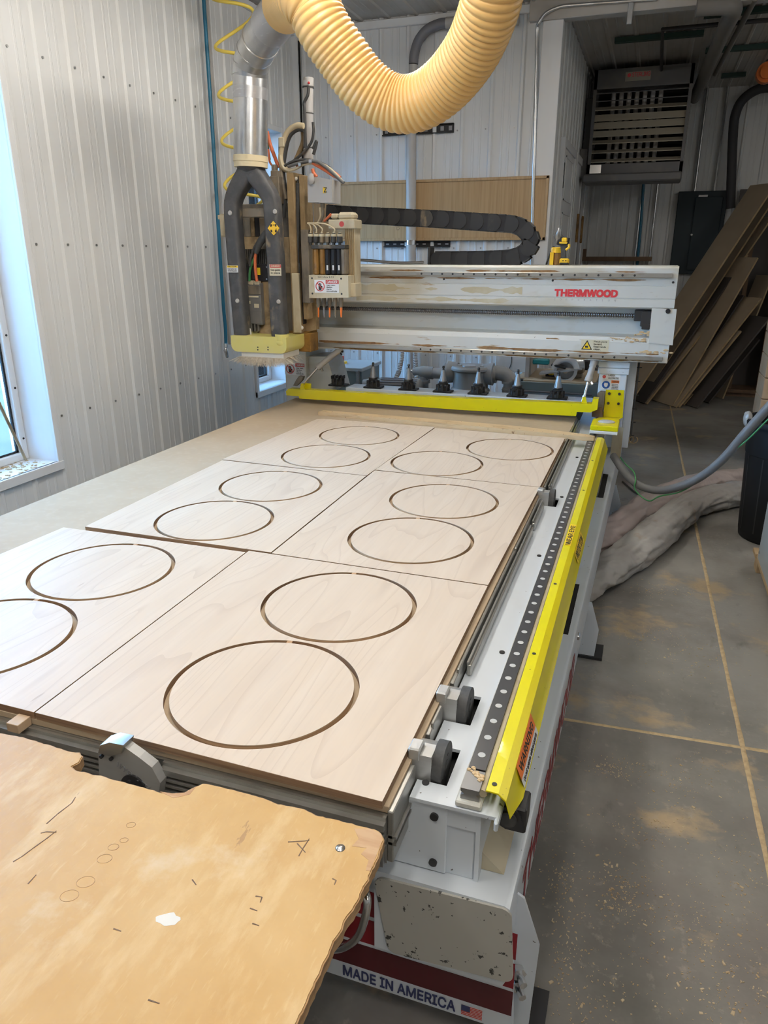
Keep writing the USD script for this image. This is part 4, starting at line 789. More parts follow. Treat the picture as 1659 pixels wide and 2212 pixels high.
# arrow decal and stickers on the ducts
arr = Polygon([(0, 17), (8.2, 9.5), (3.4, 9.5), (3.4, 0), (-3.4, 0), (-3.4, 9.5), (-8.2, 9.5)]); arr = arr.union(affinity.rotate(arr, 90, origin=(0, 0))).union(affinity.rotate(arr, 180, origin=(0, 0))).union(affinity.rotate(arr, 270, origin=(0, 0))).union(sbox(-5, -5, 5, 5))
c = YP(590.5, 493, YY - .0545); k = .0022
ar = obj('arrow_decal', G().prism(arr, ((c[0], c[1], c[2]), (k, 0, 0), (0, 0, k * 1.05), (0, 1, 0)), .004), 'tool_yellow', hd, label='yellow four-way arrow decal')
for t_, dx, dz in (('+', 0, 8), ('-', 0, -12), ('+', 8, -2), ('-', -12, -2)): obj('arrow_mark', text(t_, .010, (c[0] + dx * k - .004, c[1] - .0005, c[2] + dz * k - .004), (1, 0, 0), (0, 0, 1), .0005), 'ink_black', ar)
sticker(hd, 490.5, 573.5, 514, 588.5, YY - .053, 'label_white', ('label_yellow', 'CAUTION', 'ink_black'), ['Keep hands clear', 'of moving parts'])
sticker(hd, 583, 571, 607, 595.5, YY - .053, 'label_cream', ('label_red', 'DANGER', 'label_cream'), ['Keep guards', 'in place'])
# yellow shoe with brush skirt
z0, z1 = YP(560, 758, YY)[2], YP(560, 724, YY)[2]; xa, xb = YP(502, 740, YY - .06)[0], YP(621, 740, YY - .06)[0]
rz = (z1 - z0) * .62
shp = Polygon([(xa, z1), (xb, z1), (xb, z0), (xa, z0)]).intersection(affinity.scale(sbox(xa, z0, xb, z1 + .2).buffer(-.04).buffer(.04, 12), 1, 1))
sh = obj('brush_shoe', G().prism(shp, ((0, YY - .075, 0), (1, 0, 0), (0, 0, 1), (0, 1, 0)), .26), 'yellow_dusty', hd, smooth=40)
n_ = YP(603, 741, YY - .08); obj('shoe_cup', G().lathe([(.044, .05), (.044, .0), (.040, -.016), (.025, -.03), (0, -.034)], n_ + np.array([0, .045, 0]), (0, 0, 1), 24).ball(n_ + np.array([0, .045, 0]), .046, (1, 1, .8)), 'yellow_dusty', sh)
for a, b in ((557, 750), (557, 755.5), (579, 750), (579, 755.5)): obj('shoe_hole', disc(YP(a, b, YY - .0755), (0, -1, 0), .0045, .001, 12), 'black_steel', sh)
bs = obj('brush_strip', G().prism(sbox(xa + .06, YY - .06, xb - .03, YY + .16).buffer(.0), ((0, 0, z0 - .032), (1, 0, 0), (0, 1, 0), (0, 0, 1)), .032), 'strip_white', sh)
rg = np.random.default_rng(9); bg = G()
for i in range(900):
    t = rg.uniform(0, 1); x = xa + .045 + t * (xb - xa - .06); y = YY - .062 + (rg.uniform(0, .22) if rg.uniform() < .35 else 0) + rg.uniform(-.004, .004)
    fl_ = (t - .5) * 2; L = rg.uniform(.035, .06); p = np.array([x, y, z0 - .030]); q = p + np.array([fl_ * abs(fl_) * .065 + rg.normal(0, .012), -.014 + rg.normal(0, .008), -L * (1 - .45 * abs(fl_) ** 3)])
    s_ = np.array([.0011, 0, 0]); bg.add([p - s_, p + s_, q + s_ * .4, q - s_ * .4, p - s_ + (0, .0015, 0), p + s_ + (0, .0015, 0)], [(0, 1, 2, 3), (5, 4, 3, 2)])
obj('bristles', bg, 'bristle', sh, smooth=False, kind='stuff')
# spindle and its drive between the ducts
obj('spindle_body', G().tube([YP(584, b, 4.34) for b in (605, 660, 700, 712, 722)], [.062, .062, .060, .082, .086], 26), 'dusty_tan', hd)
obj('spindle_collar', G().lathe([(0, 0), (.09, 0), (.09, .012), (.07, .016), (.07, .03), (0, .03)], YP(580, 726, 4.34), (0, 0, 1), 26), 'dusty_tan', hd)
mt = obj('spindle_motor', G().rect(529, 570, 583, 608, 4.27, .15, .004), 'black_plastic', hd)
fn_ = G()
for i in range(13): fn_.rect(530 + i * 4.2, 538, 532.2 + i * 4.2, 571, 4.28, .13)
fn_.rect(531, 540, 582, 571, 4.30, .10); obj('cooling_fins', fn_, 'dusty_black', mt)
obj('sticker', G().rect(553, 578, 562, 594, 4.268, .002), 'label_yellow', mt); obj('sticker', G().rect(545, 577, 552, 603, 4.268, .002), 'dusty_black', mt)
for a, b in ((576, 577), (576, 603)): obj('motor_screw', disc(YP(a, b, 4.27), (0, -1, 0), .006, .002, 10), 'steel_bright', mt)
sv = obj('connector_box', G().rect(535, 612, 564, 702, 4.24, .05, .004).rect(541, 698, 558, 716, 4.245, .04, .003), 'yoke_pvc', hd)
obj('box_panel', G().rect(536, 617, 563, 636, 4.236, .006, .002), 'dusty_metal', sv); obj('box_panel', G().rect(537, 672, 564, 699, 4.236, .006, .002), 'yoke_pvc', sv)
for r_ in ((537, 639, 558, 642.5), (549, 656, 559, 665), (537, 650, 541, 656)): obj('sticker', G().rect(*r_, 4.237, .004), 'label_cream', sv)
obj('plug', G().rect(536, 606, 546, 615, 4.235, .03, .003).rect(549, 607, 559, 615, 4.235, .03, .003), 'dusty_cream', sv); obj('box_latch', G().rect(545, 699, 549, 717, 4.238, .01, .001).rect(552, 700, 556, 716, 4.238, .01, .001), 'steel_bright', sv)
obj('white_clip', G().pix([(534, 708), (539, 708), (541, 714), (542, 724), (533, 724)], 4.17, .01), 'label_white', hd)
obj('green_lead', G().tube(PT([(552, 553), (546, 565), (540, 585), (539, 607)], 4.235), .0075, 10, 6), 'green_cable', hd, label='green lead'); obj('orange_lead', G().tube(PT([(553, 545), (551, 562), (552, 585), (555, 608)], 4.228), .0095, 10, 6), 'orange_cable', hd, label='orange lead')
obj('cable_sleeve', G().tube(PT([(586, 495), (572, 510), (560, 527), (553, 547)], 4.225), [.026, .025, .022, .016], 14, 6), 'rubber', hd); obj('black_lead', G().tube(PT([(584, 492), (565, 512), (550, 534), (541, 560), (540, 575)], 4.222), .008, 10, 6), 'dark_cable', hd)
# frame between and behind the ducts
obj('head_plate', G().rect(521, 440, 628, 735, 4.42, .06, .004), 'dusty_metal', hd)
obj('cross_bar', G().rect(519, 450, 578, 469, 4.20, .04, .004), 'dusty_metal', hd)
for r_, m_ in (((528, 468, 540, 512), 'dusty_metal'), ((541, 468, 549, 512), 'dusty_tan'), ((550, 468, 560, 512), 'black_plastic'), ((524, 511, 560, 545), 'dusty_tan'), ((561, 470, 577, 540), 'dusty_metal'), ((614, 512, 630, 590), 'dusty_tan'), ((564, 608, 582, 626), 'dusty_tan')): obj('head_bracket', G().rect(*r_, 4.32, .10, .004), m_, hd)
obj('slide_column', G().rect(625, 372, 640, 722, 4.30, .14, .004), 'dusty_tan', hd); obj('slide_column', G().rect(640.5, 380, 651, 700, 4.36, .08, .004), 'black_plastic', hd); obj('slide_column', G().rect(650, 378, 661, 690, 4.33, .12, .004), 'dusty_tan', hd)
obj('slide_column', G().rect(632, 590, 647, 719, 4.285, .02, .003), 'dusty_cream', hd)
obj('gas_strut', G().tube([YP(643, b, 4.33) for b in (388, 395, 396, 568)], [.004, .004, .0115, .0115], 12).tube([YP(646, b, 4.33) for b in (568, 704)], .0075, 10), 'rubber', hd); obj('strut_end', G().ball(YP(639.5, 386, 4.33), .011).ball(YP(651, 708, 4.31), .014), 'strip_white', hd)
obj('lower_saddle', G().rect(620, 716, 664, 756, 4.36, .16, .004).rect(640, 720, 671, 760, 4.34, .12, .004), 'amber_metal', hd)
obj('drag_plate', G().pix([(652, 650), (683, 640), (683, 712), (668, 716), (652, 712)], 4.40, .05), 'dusty_tan', hd)
obj('top_motor', G().rect(583, 380, 603, 440, 4.30, .10, .004).rect(584, 368, 600, 382, 4.31, .08, .004).rect(586, 355, 594, 370, 4.33, .04, .003), 'dusty_metal', hd)
obj('side_motor', G().rect(474, 462, 487, 512, 4.26, .07, .008).rect(470, 464, 480, 474, 4.27, .04, .003), 'dusty_cream', hd)
# drill bank
db = obj('drill_block', G().pix([(667, 594), (752, 595), (753, 643), (668, 644)], 4.16, .10).rect(753, 612, 768, 641, 4.20, .10, .003), 'dusty_cream', hd, smooth=False, label='cream drill bank block')
sticker(db, 680, 605, 732, 632, 4.16, 'label_white', ('label_red', 'DANGER', 'label_white'), ['Stay clear.', 'Machine', 'starts', 'automatically.'], pict='hand')
p = YP(686, 600.5, 4.159); obj('pen_writing', text('ISO Aux E32', .011, p, (1, 0, 0), (0, 0, 1), .0004, False, .105), 'ink_black', db)
for a, b in ((674, 601), (737, 602), (675, 634), (738, 635)): obj('block_hole', disc(YP(a, b, 4.16), (0, -1, 0), .0055, .001, 12), 'black_steel', db)
obj('drill_back', G().rect(651, 496, 668, 655, 4.28, .05, .004), 'dusty_metal', hd)
for x_, m_ in ((681, 'amber_metal'), (695, 'amber_metal'), (706, 'black_plastic'), (719, 'black_plastic'), (731, 'black_plastic'), (741, 'dusty_metal')):
    obj('drill_cylinder', G().rect(x_ - 6, 535, x_ + 5.6, 595, 4.20, .06, .010), m_, hd)
for a in (707, 719.5, 732): obj('cylinder_tag', G().rect(a - 1.6, 573, a + 1.6, 584, 4.197, .003), 'label_white', hd)
obj('manifold', G().rect(672, 529, 745, 537.5, 4.19, .08, .003), 'dusty_black', hd)
for i, x_ in enumerate((671, 683, 695, 708, 721, 734)):
    v = obj('air_valve', G().tube([YP(x_, b, 4.22) for b in (530, 525, 524, 509, 508, 504)], [.009, .009, .0165, .0165, .010, .010], 14), 'dusty_black', hd, label=None)
    obj('valve_cap', G().tube([YP(x_, b, 4.22) for b in (511, 506, 505, 502)], [.0172, .0172, .007, .007], 14), 'dusty_cream', v)
for i, x_ in enumerate((671, 683, 695, 721)):
    obj('air_line', G().tube(PT([(x_, 503), (x_ + .5, 494), (664 + (x_ - 664) * .62, 485 - .6 * i), (664, 482)], 4.22), .0042, 8, 8), 'tan_cable', hd)
for i, (x_, m_) in enumerate(((688, 'label_orange'), (700, 'steel_grey'), (712, 'label_orange'), (724, 'dusty_metal'), (737, 'label_orange'))):
    n = obj('drill_chuck', G().tube([YP(x_, b, 4.22) for b in (643, 650, 656, 664)], [.012, .014, .012, .008], 14), 'dusty_metal', hd)
    obj('drill_bit', G().tube([YP(x_, b, 4.22) for b in (663, 684 - 2 * (i % 2), 686)], [.0055 if i != 4 else .008, .005, .001], 10), m_, n)
obj('servo_column', G().rect(745, 486, 766, 624, 4.26, .10, .003), 'dusty_cream', hd)
fn_ = G()
for i in range(5): fn_.rect(746 + i * 4.1, 492, 748 + i * 4.1, 615, 4.254, .02)
obj('column_ribs', fn_, 'dusty_tan', hd)
obj('servo_cap', G().rect(709, 474, 766, 494, 4.24, .12, .004), 'dusty_cream', hd)
obj('red_sticker', disc(YP(738, 484, 4.24), (0, -1, 0), .015, .001, 20), 'label_red', hd)
obj('encoder_cap', G().rect(728, 458, 763, 475, 4.26, .09, .014).rect(713, 461, 729, 472, 4.28, .05, .008), 'dusty_cream', hd)
# junction box and sensor pipe
jb = obj('junction_box', G().pix([(664, 381), (689, 383), (689, 437), (665, 437)], 4.25, .13).pix([(689, 383), (717, 388), (717, 438), (689, 438)], 4.245, .13), 'pvc_grey', hd, smooth=False, label='grey junction box')
lb = obj('sticker', G().rect(697.5, 404, 704, 417, 4.243, .002), 'label_yellow', jb); obj('lettering', text('Z', .026, YP(698.6, 415.5, 4.2425), (1, 0, 0), (0, 0, 1), .0005), 'ink_black', lb)
obj('cable_gland', G().tube([YP(672, b, 4.23) for b in (375, 384, 392, 398)], [.013, .018, .018, .010], 14), 'pvc_grey', jb); obj('cable_gland', G().tube([YP(697, b, 4.31) for b in (437, 450)], [.014, .012], 12), 'dusty_metal', jb)
sp_ = obj('sensor_pipe', G().tube([YP(666, b, 4.42) for b in (352, 189, 188, 168)], [.029, .029, .031, .031], 18), 'pvc_grey', hd, label='grey pipe rising beside the head')
obj('pipe_clamp', G().tube([YP(666, b, 4.42) for b in (187, 190)], [.034, .034], 18).tube([YP(666, b, 4.42) for b in (244, 246)], [.031, .031], 18).tube([YP(666, b, 4.42) for b in (318, 320)], [.031, .031], 18), 'rubber', sp_)
obj('warning_lamp', G().ball(YP(667, 179, 4.385), .007), 'red_led', sp_)
CB = [('dark_cable', .0085, [(667, 185), (665, 205), (657, 222), (658, 240), (660, 320)], 4.385), ('dark_cable', .008, [(676, 264), (677, 285), (672, 308), (655, 330), (628, 352), (610, 362)], 4.38), ('tan_cable', .017, [(656, 272), (640, 272), (622, 285), (612, 310), (607, 340), (612, 362), (625, 369)], 4.36), ('dark_cable', .015, [(656, 280), (642, 279), (626, 292), (617, 320), (611, 370), (616, 420), (612, 470)], 4.37), ('dusty_tan', .014, [(654, 276), (655, 305), (646, 330), (636, 352)], 4.42), ('dusty_metal', .012, [(606, 300), (606, 340), (610, 390), (618, 430)], 4.36),
      ('dusty_cream', .0075, [(605, 335), (610, 358), (622, 368), (640, 364), (658, 355), (690, 354), (712, 364), (742, 394)], 4.30), ('orange_cable', .0095, [(640, 358), (655, 350), (672, 350), (700, 360), (722, 373), (735, 384)], 4.32), ('orange_cable', .0095, [(675, 352), (700, 366), (718, 378), (734, 386)], 4.30), ('grey_cable', .009, [(622, 360), (648, 352), (680, 348), (705, 362), (736, 390), (743, 395)], 4.29), ('dark_cable', .008, [(612, 360), (635, 348), (665, 345), (690, 351), (712, 362)], 4.31),
      ('orange_cable', .011, [(577, 284), (583, 310), (592, 335), (602, 362)], 4.40), ('orange_cable', .006, [(580, 322), (583, 350), (596, 365)], 4.39), ('green_cable', .006, [(576, 300), (580, 325), (583, 345)], 4.405), ('orange_cable', .010, [(675, 365), (678, 374), (684, 382)], 4.27), ('dark_cable', .009, [(676, 322), (684, 305), (681, 320), (677, 334)], 4.37), ('dusty_metal', .009, [(695, 448), (697, 465), (690, 482), (680, 500)], 4.30), ('tan_cable', .006, [(691, 448), (692, 468), (684, 486)], 4.29), ('orange_cable', .007, [(700, 478), (710, 468), (715, 462)], 4.28)]
for m_, r_, pts, y in CB: obj('cable', G().tube(PT(pts, y), r_, 10, 8), m_, hd, smooth=60)
obj('inline_plug', G().rect(601, 296, 613, 318, 4.34, .03, .004), 'dusty_cream', hd); obj('cable_strap', G().rect(643, 351, 649.5, 359, 4.278, .03, .002).rect(666, 344, 673, 352, 4.278, .03, .002), 'steel_bright', hd)

# ================================================================== DUST DUCT AND HOSE
dd = thing('suction_pipe', 'galvanised suction pipe with a segmented elbow above the router head', 'pipe', YP(541, 340, YY))
def segs_of(pts, radii, name, m, ov=.0):
    for i in range(len(pts) - 1):
        a, b = pts[i], pts[i + 1]; d = unit(b - a)
        n = obj(name, G().tube([a - d * .006, b], [radii[i] * 1.006, radii[i]], 34), m, dd, smooth=50)
        obj('seam_ring', G().tube([b - d * .004, b - d * .001, b + d * .001, b + d * .004], [radii[i], radii[i] * 1.04, radii[i] * 1.04, radii[i]], 34), 'galvanised', n)
Rd = .097
VP_ = [YP(541.5, 340, YY), YP(541, 190, YY)]
obj('lower_pipe', G().tube(VP_, Rd, 36), 'galvanised', dd, smooth=60)
obj('masking_tape', G().tube([YP(542, 362, YY), YP(541.5, 340, YY)], [Rd * 1.0, Rd * 1.02], 36), 'masking_tape', dd, smooth=60, label='masking tape collar')
obj('masking_tape', G().tube([YP(541.7, 350, YY), YP(541.5, 337, YY)], [Rd * 1.035, Rd * 1.025], 36), 'masking_tape', dd, smooth=60, label='masking tape collar')
obj('duct_tape', G().tube([YP(541, 216, YY), YP(541, 190, YY)], Rd * 1.012, 36), 'duct_tape', dd, smooth=60, label='silver tape band')
elb = [YP(541, 192, YY), YP(540, 163, YY), YP(543, 137, YY - .02), YP(551, 112, YY - .06), YP(563, 87, YY - .12), YP(590, 48, YY - .22), YP(617, 12, YY - .30)]
segs_of(elb, [Rd, Rd * 1.0, Rd * 1.01, Rd * 1.02, Rd * 1.0, Rd * 1.03], 'elbow_segment', 'galvanised')
obj('duct_tape', G().tube([elb[5] - unit(elb[6] - elb[5]) * .05, elb[5] + unit(elb[6] - elb[5]) * .10], Rd * 1.045, 36), 'duct_tape', dd, smooth=60, label='silver tape round the elbow')
hs = thing('dust_hose', 'big ribbed pale-yellow dust hose sagging above the gantry', 'hose', DP(860, 220, 3.8))
hp_ = [elb[6] - unit(elb[6] - elb[5]) * .10, elb[6] - unit(elb[6] - elb[5]) * .02, DP(650, -8, 3.86), DP(676, 14, 3.80), DP(698, 60, 3.76), DP(740, 122, 3.74), DP(790, 186, 3.72), DP(848, 223, 3.70), DP(905, 221, 3.66), DP(963, 182, 3.60), DP(1016, 115, 3.50), DP(1046, 50, 3.42), DP(1064, -10, 3.36), DP(1078, -90, 3.32)]
P = catmull(hp_, 40); sl = np.r_[0, np.cumsum(np.linalg.norm(np.diff(P, axis=0), axis=1))]
pit = .0245; n_s = int(sl[-1] / pit * 9); ss = np.linspace(0, sl[-1], n_s); Q = np.stack([np.interp(ss, sl, P[:, k]) for k in range(3)], 1)
kern = np.ones(25) / 25; Qs = np.stack([np.convolve(np.pad(Q[:, k], 12, mode='edge'), kern, 'valid') for k in range(3)], 1); Qs[0], Qs[-1] = Q[0], Q[-1]
rad = np.interp(ss, [0, .10, .16], [.078, .084, .108]) + .0085 * np.abs(np.cos(PI * ss / pit)) ** .7 - .0
obj('hose_wall', G().tube(Qs, rad, 40, cap=False), 'hose_yellow', hs, smooth=True)
obj('hose_clamp', G().tube([elb[6] - unit(elb[6] - elb[5]) * .03, elb[6] - unit(elb[6] - elb[5]) * .012], .112, 34), 'steel_grey', hs)

# ================================================================== HOSES ON THE LEFT WALL
bh = thing('blue_air_hose', 'blue air hose hanging straight down the left wall', 'hose', XP(488, 745, XL + .05))
obj('hose_line', G().tube([XP(a, b, XL + .05) for a, b in [(432, -120), (440, 0), (450, 150), (462, 330), (474, 530), (483, 665), (487, 710), (488, 745)]], .0125, 12, 5), 'blue_hose', bh, smooth=60)
obj('hose_coupling', G().tube([XP(a, b, XL + .05) for a, b in [(487.6, 742), (488, 750), (487.6, 752), (487.6, 757), (489, 762), (491, 772)]], [.015, .015, .010, .017, .014, .011], 14), 'steel_bright', bh)
q = [XP(437, -100, XL), XP(484, 760, XL)]
ds = obj('wall_rail', B(XL + .001, XL + .03, q[0][1] - .035, q[0][1] - .010, .95, 3.3), 'pvc_grey', label='narrow grey strip standing in for the shadow of the blue hose on the wall', cat='shadow_strip')  # grey strip drawn as the shadow the blue hose casts on the wall
cy_ = thing('coil_hose', 'yellow coiled air hose hanging behind the silver pipe', 'hose', YP(515, 440, 4.85))
t = np.linspace(0, 1, 260); cp = []
for s in t: a = s * 2 * PI * 5.2 + 1.2; z = YP(515, -60, 4.85)[2] * (1 - s) + YP(515, 470, 4.85)[2] * s; x0_ = YP(514, 200, 4.85)[0]; cp.append((x0_ + .135 * math.cos(a), 4.85 + .10 * math.sin(a), z + .03 * math.sin(a + .6)))
obj('hose_line', G().tube(cp, .0105, 10), 'coil_yellow', cy_, smooth=60)

# ================================================================== BACK WALL FITTINGS
bx = lambda *a, **k: G().box(*a, **k)
# carved oak board
pa, pb = YP(716, 388, YB - .03), YP(1181, 517, YB - .03)
ob = thing('carved_board', 'long framed oak board with a faint carved pattern, hung behind the cable chain', 'board', ((pa[0] + pb[0]) / 2, YB - .03, pb[2]))
zT0, zT1 = YP(700, 396, YB - .03)[2], YP(1186, 379, YB - .03)[2]; zB0 = YP(770, 521, YB - .03)[2]; xl_, xr_ = YP(700, 450, YB - .03)[0] - .1, YP(1182, 450, YB - .03)[0]
obj('board_face', bx(xl_, xr_, YB - .034, YB - .019, zB0, zT1), 'oak_panel', ob)
f_ = .022; obj('frame_strip', bx(xl_, xr_, YB - .042, YB - .034, zT1 - f_, zT1, .002), 'oak_panel', ob); obj('frame_strip', bx(xl_, xr_, YB - .042, YB - .034, zB0, zB0 + f_, .002), 'oak_panel', ob); obj('frame_strip', bx(xr_ - f_, xr_, YB - .042, YB - .034, zB0, zT1, .002), 'oak_panel', ob)
rg = np.random.default_rng(12); cv = G(); c0 = YP(925, 440, YB - .034)
for i in range(-9, 10):
    for j in range(-7, 7):
        x, z = c0[0] + i * .031 + (j % 2) * .0155, c0[2] + j * .027
        if meshkit.noise(np.array([x * 3.1, z * 4.3, 2.0])) > .45 and zB0 + .05 < z < zT1 - .05:
            hexg = Point(0, 0).buffer(.0145, 2); cv.prism(hexg.difference(hexg.buffer(-.0025)), ((x, YB - .0348, z), (1, 0, 0), (0, 0, 1), (0, 1, 0)), .0012)
obj('carved_cells', cv, 'rack_wood', ob, kind='stuff')
# vent pipe with sweep
vp = thing('vent_pipe', 'thick grey plastic pipe climbing the back wall and sweeping right near the ceiling', 'pipe', YP(887, 560, YB - .06))
obj('pipe_run', G().tube([YP(888, b, YB - .07) for b in (900, 560, 300, 275)], .042, 20), 'pvc_grey', vp, smooth=60)
obj('pipe_run', G().tube([YP(888, 278, YB - .07), YP(893, 140, YB - .07)], .034, 20), 'pvc_grey', vp, smooth=60)
obj('pipe_sweep', G().tube([YP(a, b, YB - .07) for a, b in [(893, 138), (895, 118), (904, 88), (924, 64), (950, 52), (968, 50)]], .037, 20, 6), 'dark_conduit', vp, smooth=60, label='dark grey sweep bend')
obj('pipe_run', G().tube([YP(964, 50, YB - .07), YP(1120, 42, YB - .07)], .040, 20), 'pvc_grey', vp, smooth=60)
obj('pipe_band', G().tube([YP(888, b, YB - .07) for b in (278, 274, 268)], [.046, .046, .040], 20).tube([YP(888, b, YB - .07) for b in (519, 529)], .0455, 20), 'steel_bright', vp)
for nm, (x0_, x1_, y0_, y1_), lab in (('upper', (826, 980, 271, 292), 'black slotted steel bar across the grey pipe just under the hose'), ('lower', (829, 972, 518, 532), 'black slotted steel bar across the grey pipe below the oak board')):
    a, b = YP(x0_, y1_, YB - .02), YP(x1_, y0_, YB - .02); zl = [YP(x0_, y0_ + 3, YB - .02)[2], YP(x0_, y1_ + 2, YB - .02)[2]]
    t = thing('slotted_bar', lab, 'bracket', (a[0], YB - .02, zl[1]), 'slotted bars on the back wall')
    obj('bar', bx(a[0], b[0], YB - .006, YB - .001, zl[1], zl[0]).box(a[0], b[0], YB - .030, YB - .006, zl[1], zl[1] + .006).box(a[0], b[0], YB - .030, YB - .006, zl[0] - .006, zl[0]), 'black_plastic', t)
    for i in range(9):
        x = a[0] + .03 + i * (b[0] - a[0] - .06) / 8
        if abs(x - YP(888, 280, YB)[0]) > .06: obj('slot', bx(x - .014, x + .014, YB - .0075, YB - .0062, zl[1] + .018, zl[0] - .018), 'ink_grey', t)
# conduit on the right of the wall
ct = thing('wall_conduit', 'thin steel conduit climbing the back wall and bending right along the header beam', 'conduit', YP(1145, 560, YB - .03))
obj('conduit', G().tube([YP(a, b, YB - .04) for a, b in [(1141, 700), (1148, 560), (1152, 400), (1158, 180), (1160, 70)]] + [YP(a, b, YB - .07) for a, b in [(1164, 50), (1178, 30), (1203, 17), (1240, 11), (1420, -2)]], .0125, 14, 6), 'galvanised', ct, smooth=60)
c = YP(1362, 12, YB - .09); obj('conduit_clip', bx(c[0] - .018, c[0] + .018, YB - .075, YB - .055, c[2] - .11, c[2] + .045, .004), 'galvanised', ct)
# ------------------------------------------------------------------ things on the floor behind the machine
YE = 5.45
eb = thing('switch_box', 'grey steel switch box with a red and yellow rotary switch, behind the left column', 'electric box', YP(750, 840, YE))
a, b = YP(718, 800, YE), YP(784, 800, YE)
obj('box_body', bx(a[0], b[0] - .01, YE, YE + .42, .25, YP(750, 801, YE)[2], .003), 'cabinet_grey', eb)
z_ = YP(750, 801, YE)[2]; obj('box_lid', bx(a[0] - .04, b[0], YE - .02, YE + .44, z_, z_ + .028, .004), 'cabinet_lid', eb)
c = np.array([YP(735, 782, YE + .2)[0], YE + .2, z_ + .028]); kn = obj('switch_plate', G().lathe([(0, .014), (.055, .014), (.06, 0)], c, n=20), 'label_yellow', eb); obj('switch_knob', bx(c[0] - .045, c[0] + .028, c[1] - .02, c[1] + .02, c[2] + .014, c[2] + .058, .004), 'label_red', kn)
obj('box_latch', bx(b[0] - .05, b[0] - .025, YE - .03, YE - .0, z_ - .09, z_ + .01, .003).cyl((b[0] - .038, YE - .035, z_ - .09), (b[0] - .038, YE, z_ - .09), .016, 14), 'steel_grey', eb); obj('box_foot', bx(a[0] + .02, b[0] - .04, YE + .05, YE + .38, 0, .25), 'cabinet_grey', eb)
YV = 5.55
vm = thing('vacuum_pump', 'grey vacuum pump with a round filter canister and bent inlet pipe, behind the tool rack', 'pump', YP(1015, 860, YV))
def pipe(name, pts, r, m='pump_grey', y=YV, n=20, sm=6, **k): return obj(name, G().tube([YP(a, b, y) for a, b in pts], r, n, sm), m, vm, smooth=60, **k)
c = YP(1017, 800, YV); zc = lambda p: YP(1017, p, YV)[2]
obj('filter_canister', G().lathe([(0, zc(790) + .0), (.145, zc(790)), (.155, zc(794)), (.155, zc(798)), (.135, zc(802)), (.135, zc(836)), (.15, zc(840)), (.15, zc(846)), (.125, zc(850)), (.12, .2), (0, .2)], (c[0], YV, 0), n=36), 'pump_grey', vm, label='round filter canister')
obj('canister_lug', G().lathe([(0, .0), (.05, 0), (.05, .012), (0, .014)], (c[0], YV - .06, zc(790)), n=16).box(c[0] - .1, c[0] - .07, YV - .05, YV, zc(791), zc(788)).box(c[0] + .08, c[0] + .11, YV - .05, YV, zc(791), zc(788)), 'pvc_grey', vm)
for s in (-1, 1): obj('port_flange', G().tube([(c[0] + s * .10, YV, zc(806)), (c[0] + s * .175, YV, zc(806)), (c[0] + s * .18, YV, zc(806)), (c[0] + s * .20, YV, zc(806))], [.075, .085, .066, .066], 20), 'pump_grey', vm)
pipe('gold_filter', [(935, 806), (940, 806), (958, 807), (963, 807)], .042, 'tool_silver', sm=0, label='gold-banded clear section')
pipe('inlet_tee', [(893, 802), (905, 802), (912, 804), (936, 806)], [.03, .034, .05, .048], sm=0); pipe('inlet_tee', [(915, 806), (914, 825), (914, 860)], .042, sm=0)
pipe('inlet_tee', [(914, 821), (914, 827)], .056, sm=0)
pipe('relief_valve', [(879, 801), (883, 801), (886, 801), (896, 802)], [.026, .026, .012, .012], 'steel_bright', sm=0)
el = pipe('outlet_elbow', [(1058, 806), (1075, 806), (1092, 810), (1102, 824), (1103, 838)], .055)
for b in (822, 838): obj('pipe_ring', G().tube([YP(1101.5, b, YV), YP(1102, b + 4, YV)], .063, 20), 'pump_grey', el)
pipe('outlet_pipe', [(1102, 838), (1098, 870)], .058, sm=0)
mo = pipe('pump_motor', [(819, 831), (822, 831), (906, 834), (909, 834)], [.03, .058, .058, .05], 'pump_grey', 5.42, sm=0, label='ribbed grey motor lying on its side')
g = G()
for i in range(8): a = -1.2 + i * .35; p0, p1 = YP(826, 831, 5.42), YP(903, 834, 5.42); d = np.array([0, -math.cos(a), math.sin(a)]) * .058; g.tube([p0 + d, p1 + d], .005, 6)
obj('motor_ribs', g, 'dark_conduit', mo); pipe('motor_coupling', [(785, 828), (800, 829), (820, 831)], [.03, .045, .045], 'pvc_grey', 5.42, sm=0)
obj('pump_base', bx(YP(800, 860, YV)[0], YP(1110, 860, YV)[0], YV - .15, YV + .2, 0, .14), 'pump_grey', vm)
obj('motor_stand', bx(YP(812, 860, 5.42)[0], YP(905, 860, 5.42)[0], 5.38, 5.46, .14, YP(860, 845, 5.42)[2]), 'pump_grey', vm)
for px, dx, lab in ((868, -14, 'ribbed grey flexible conduit hanging behind the gantry, left one'), (897, 4, 'ribbed grey flexible conduit hanging behind the gantry, right one')):
    pts = catmull([YP(px, 740, 5.9), YP(px, 770, 5.9), YP(px + dx * .4, 800, 5.85), YP(px + dx, 835, 5.8), np.array([YP(px + dx, 835, 5.8)[0], 5.8, .02])], 24); fc = thing('flexible_conduit', lab, 'conduit', pts[-1], 'flexible conduits')
    obj('conduit_wall', G().tube(pts, .019 + .003 * np.sin(np.arange(len(pts)) * 2.1), 12), 'pvc_grey', fc)
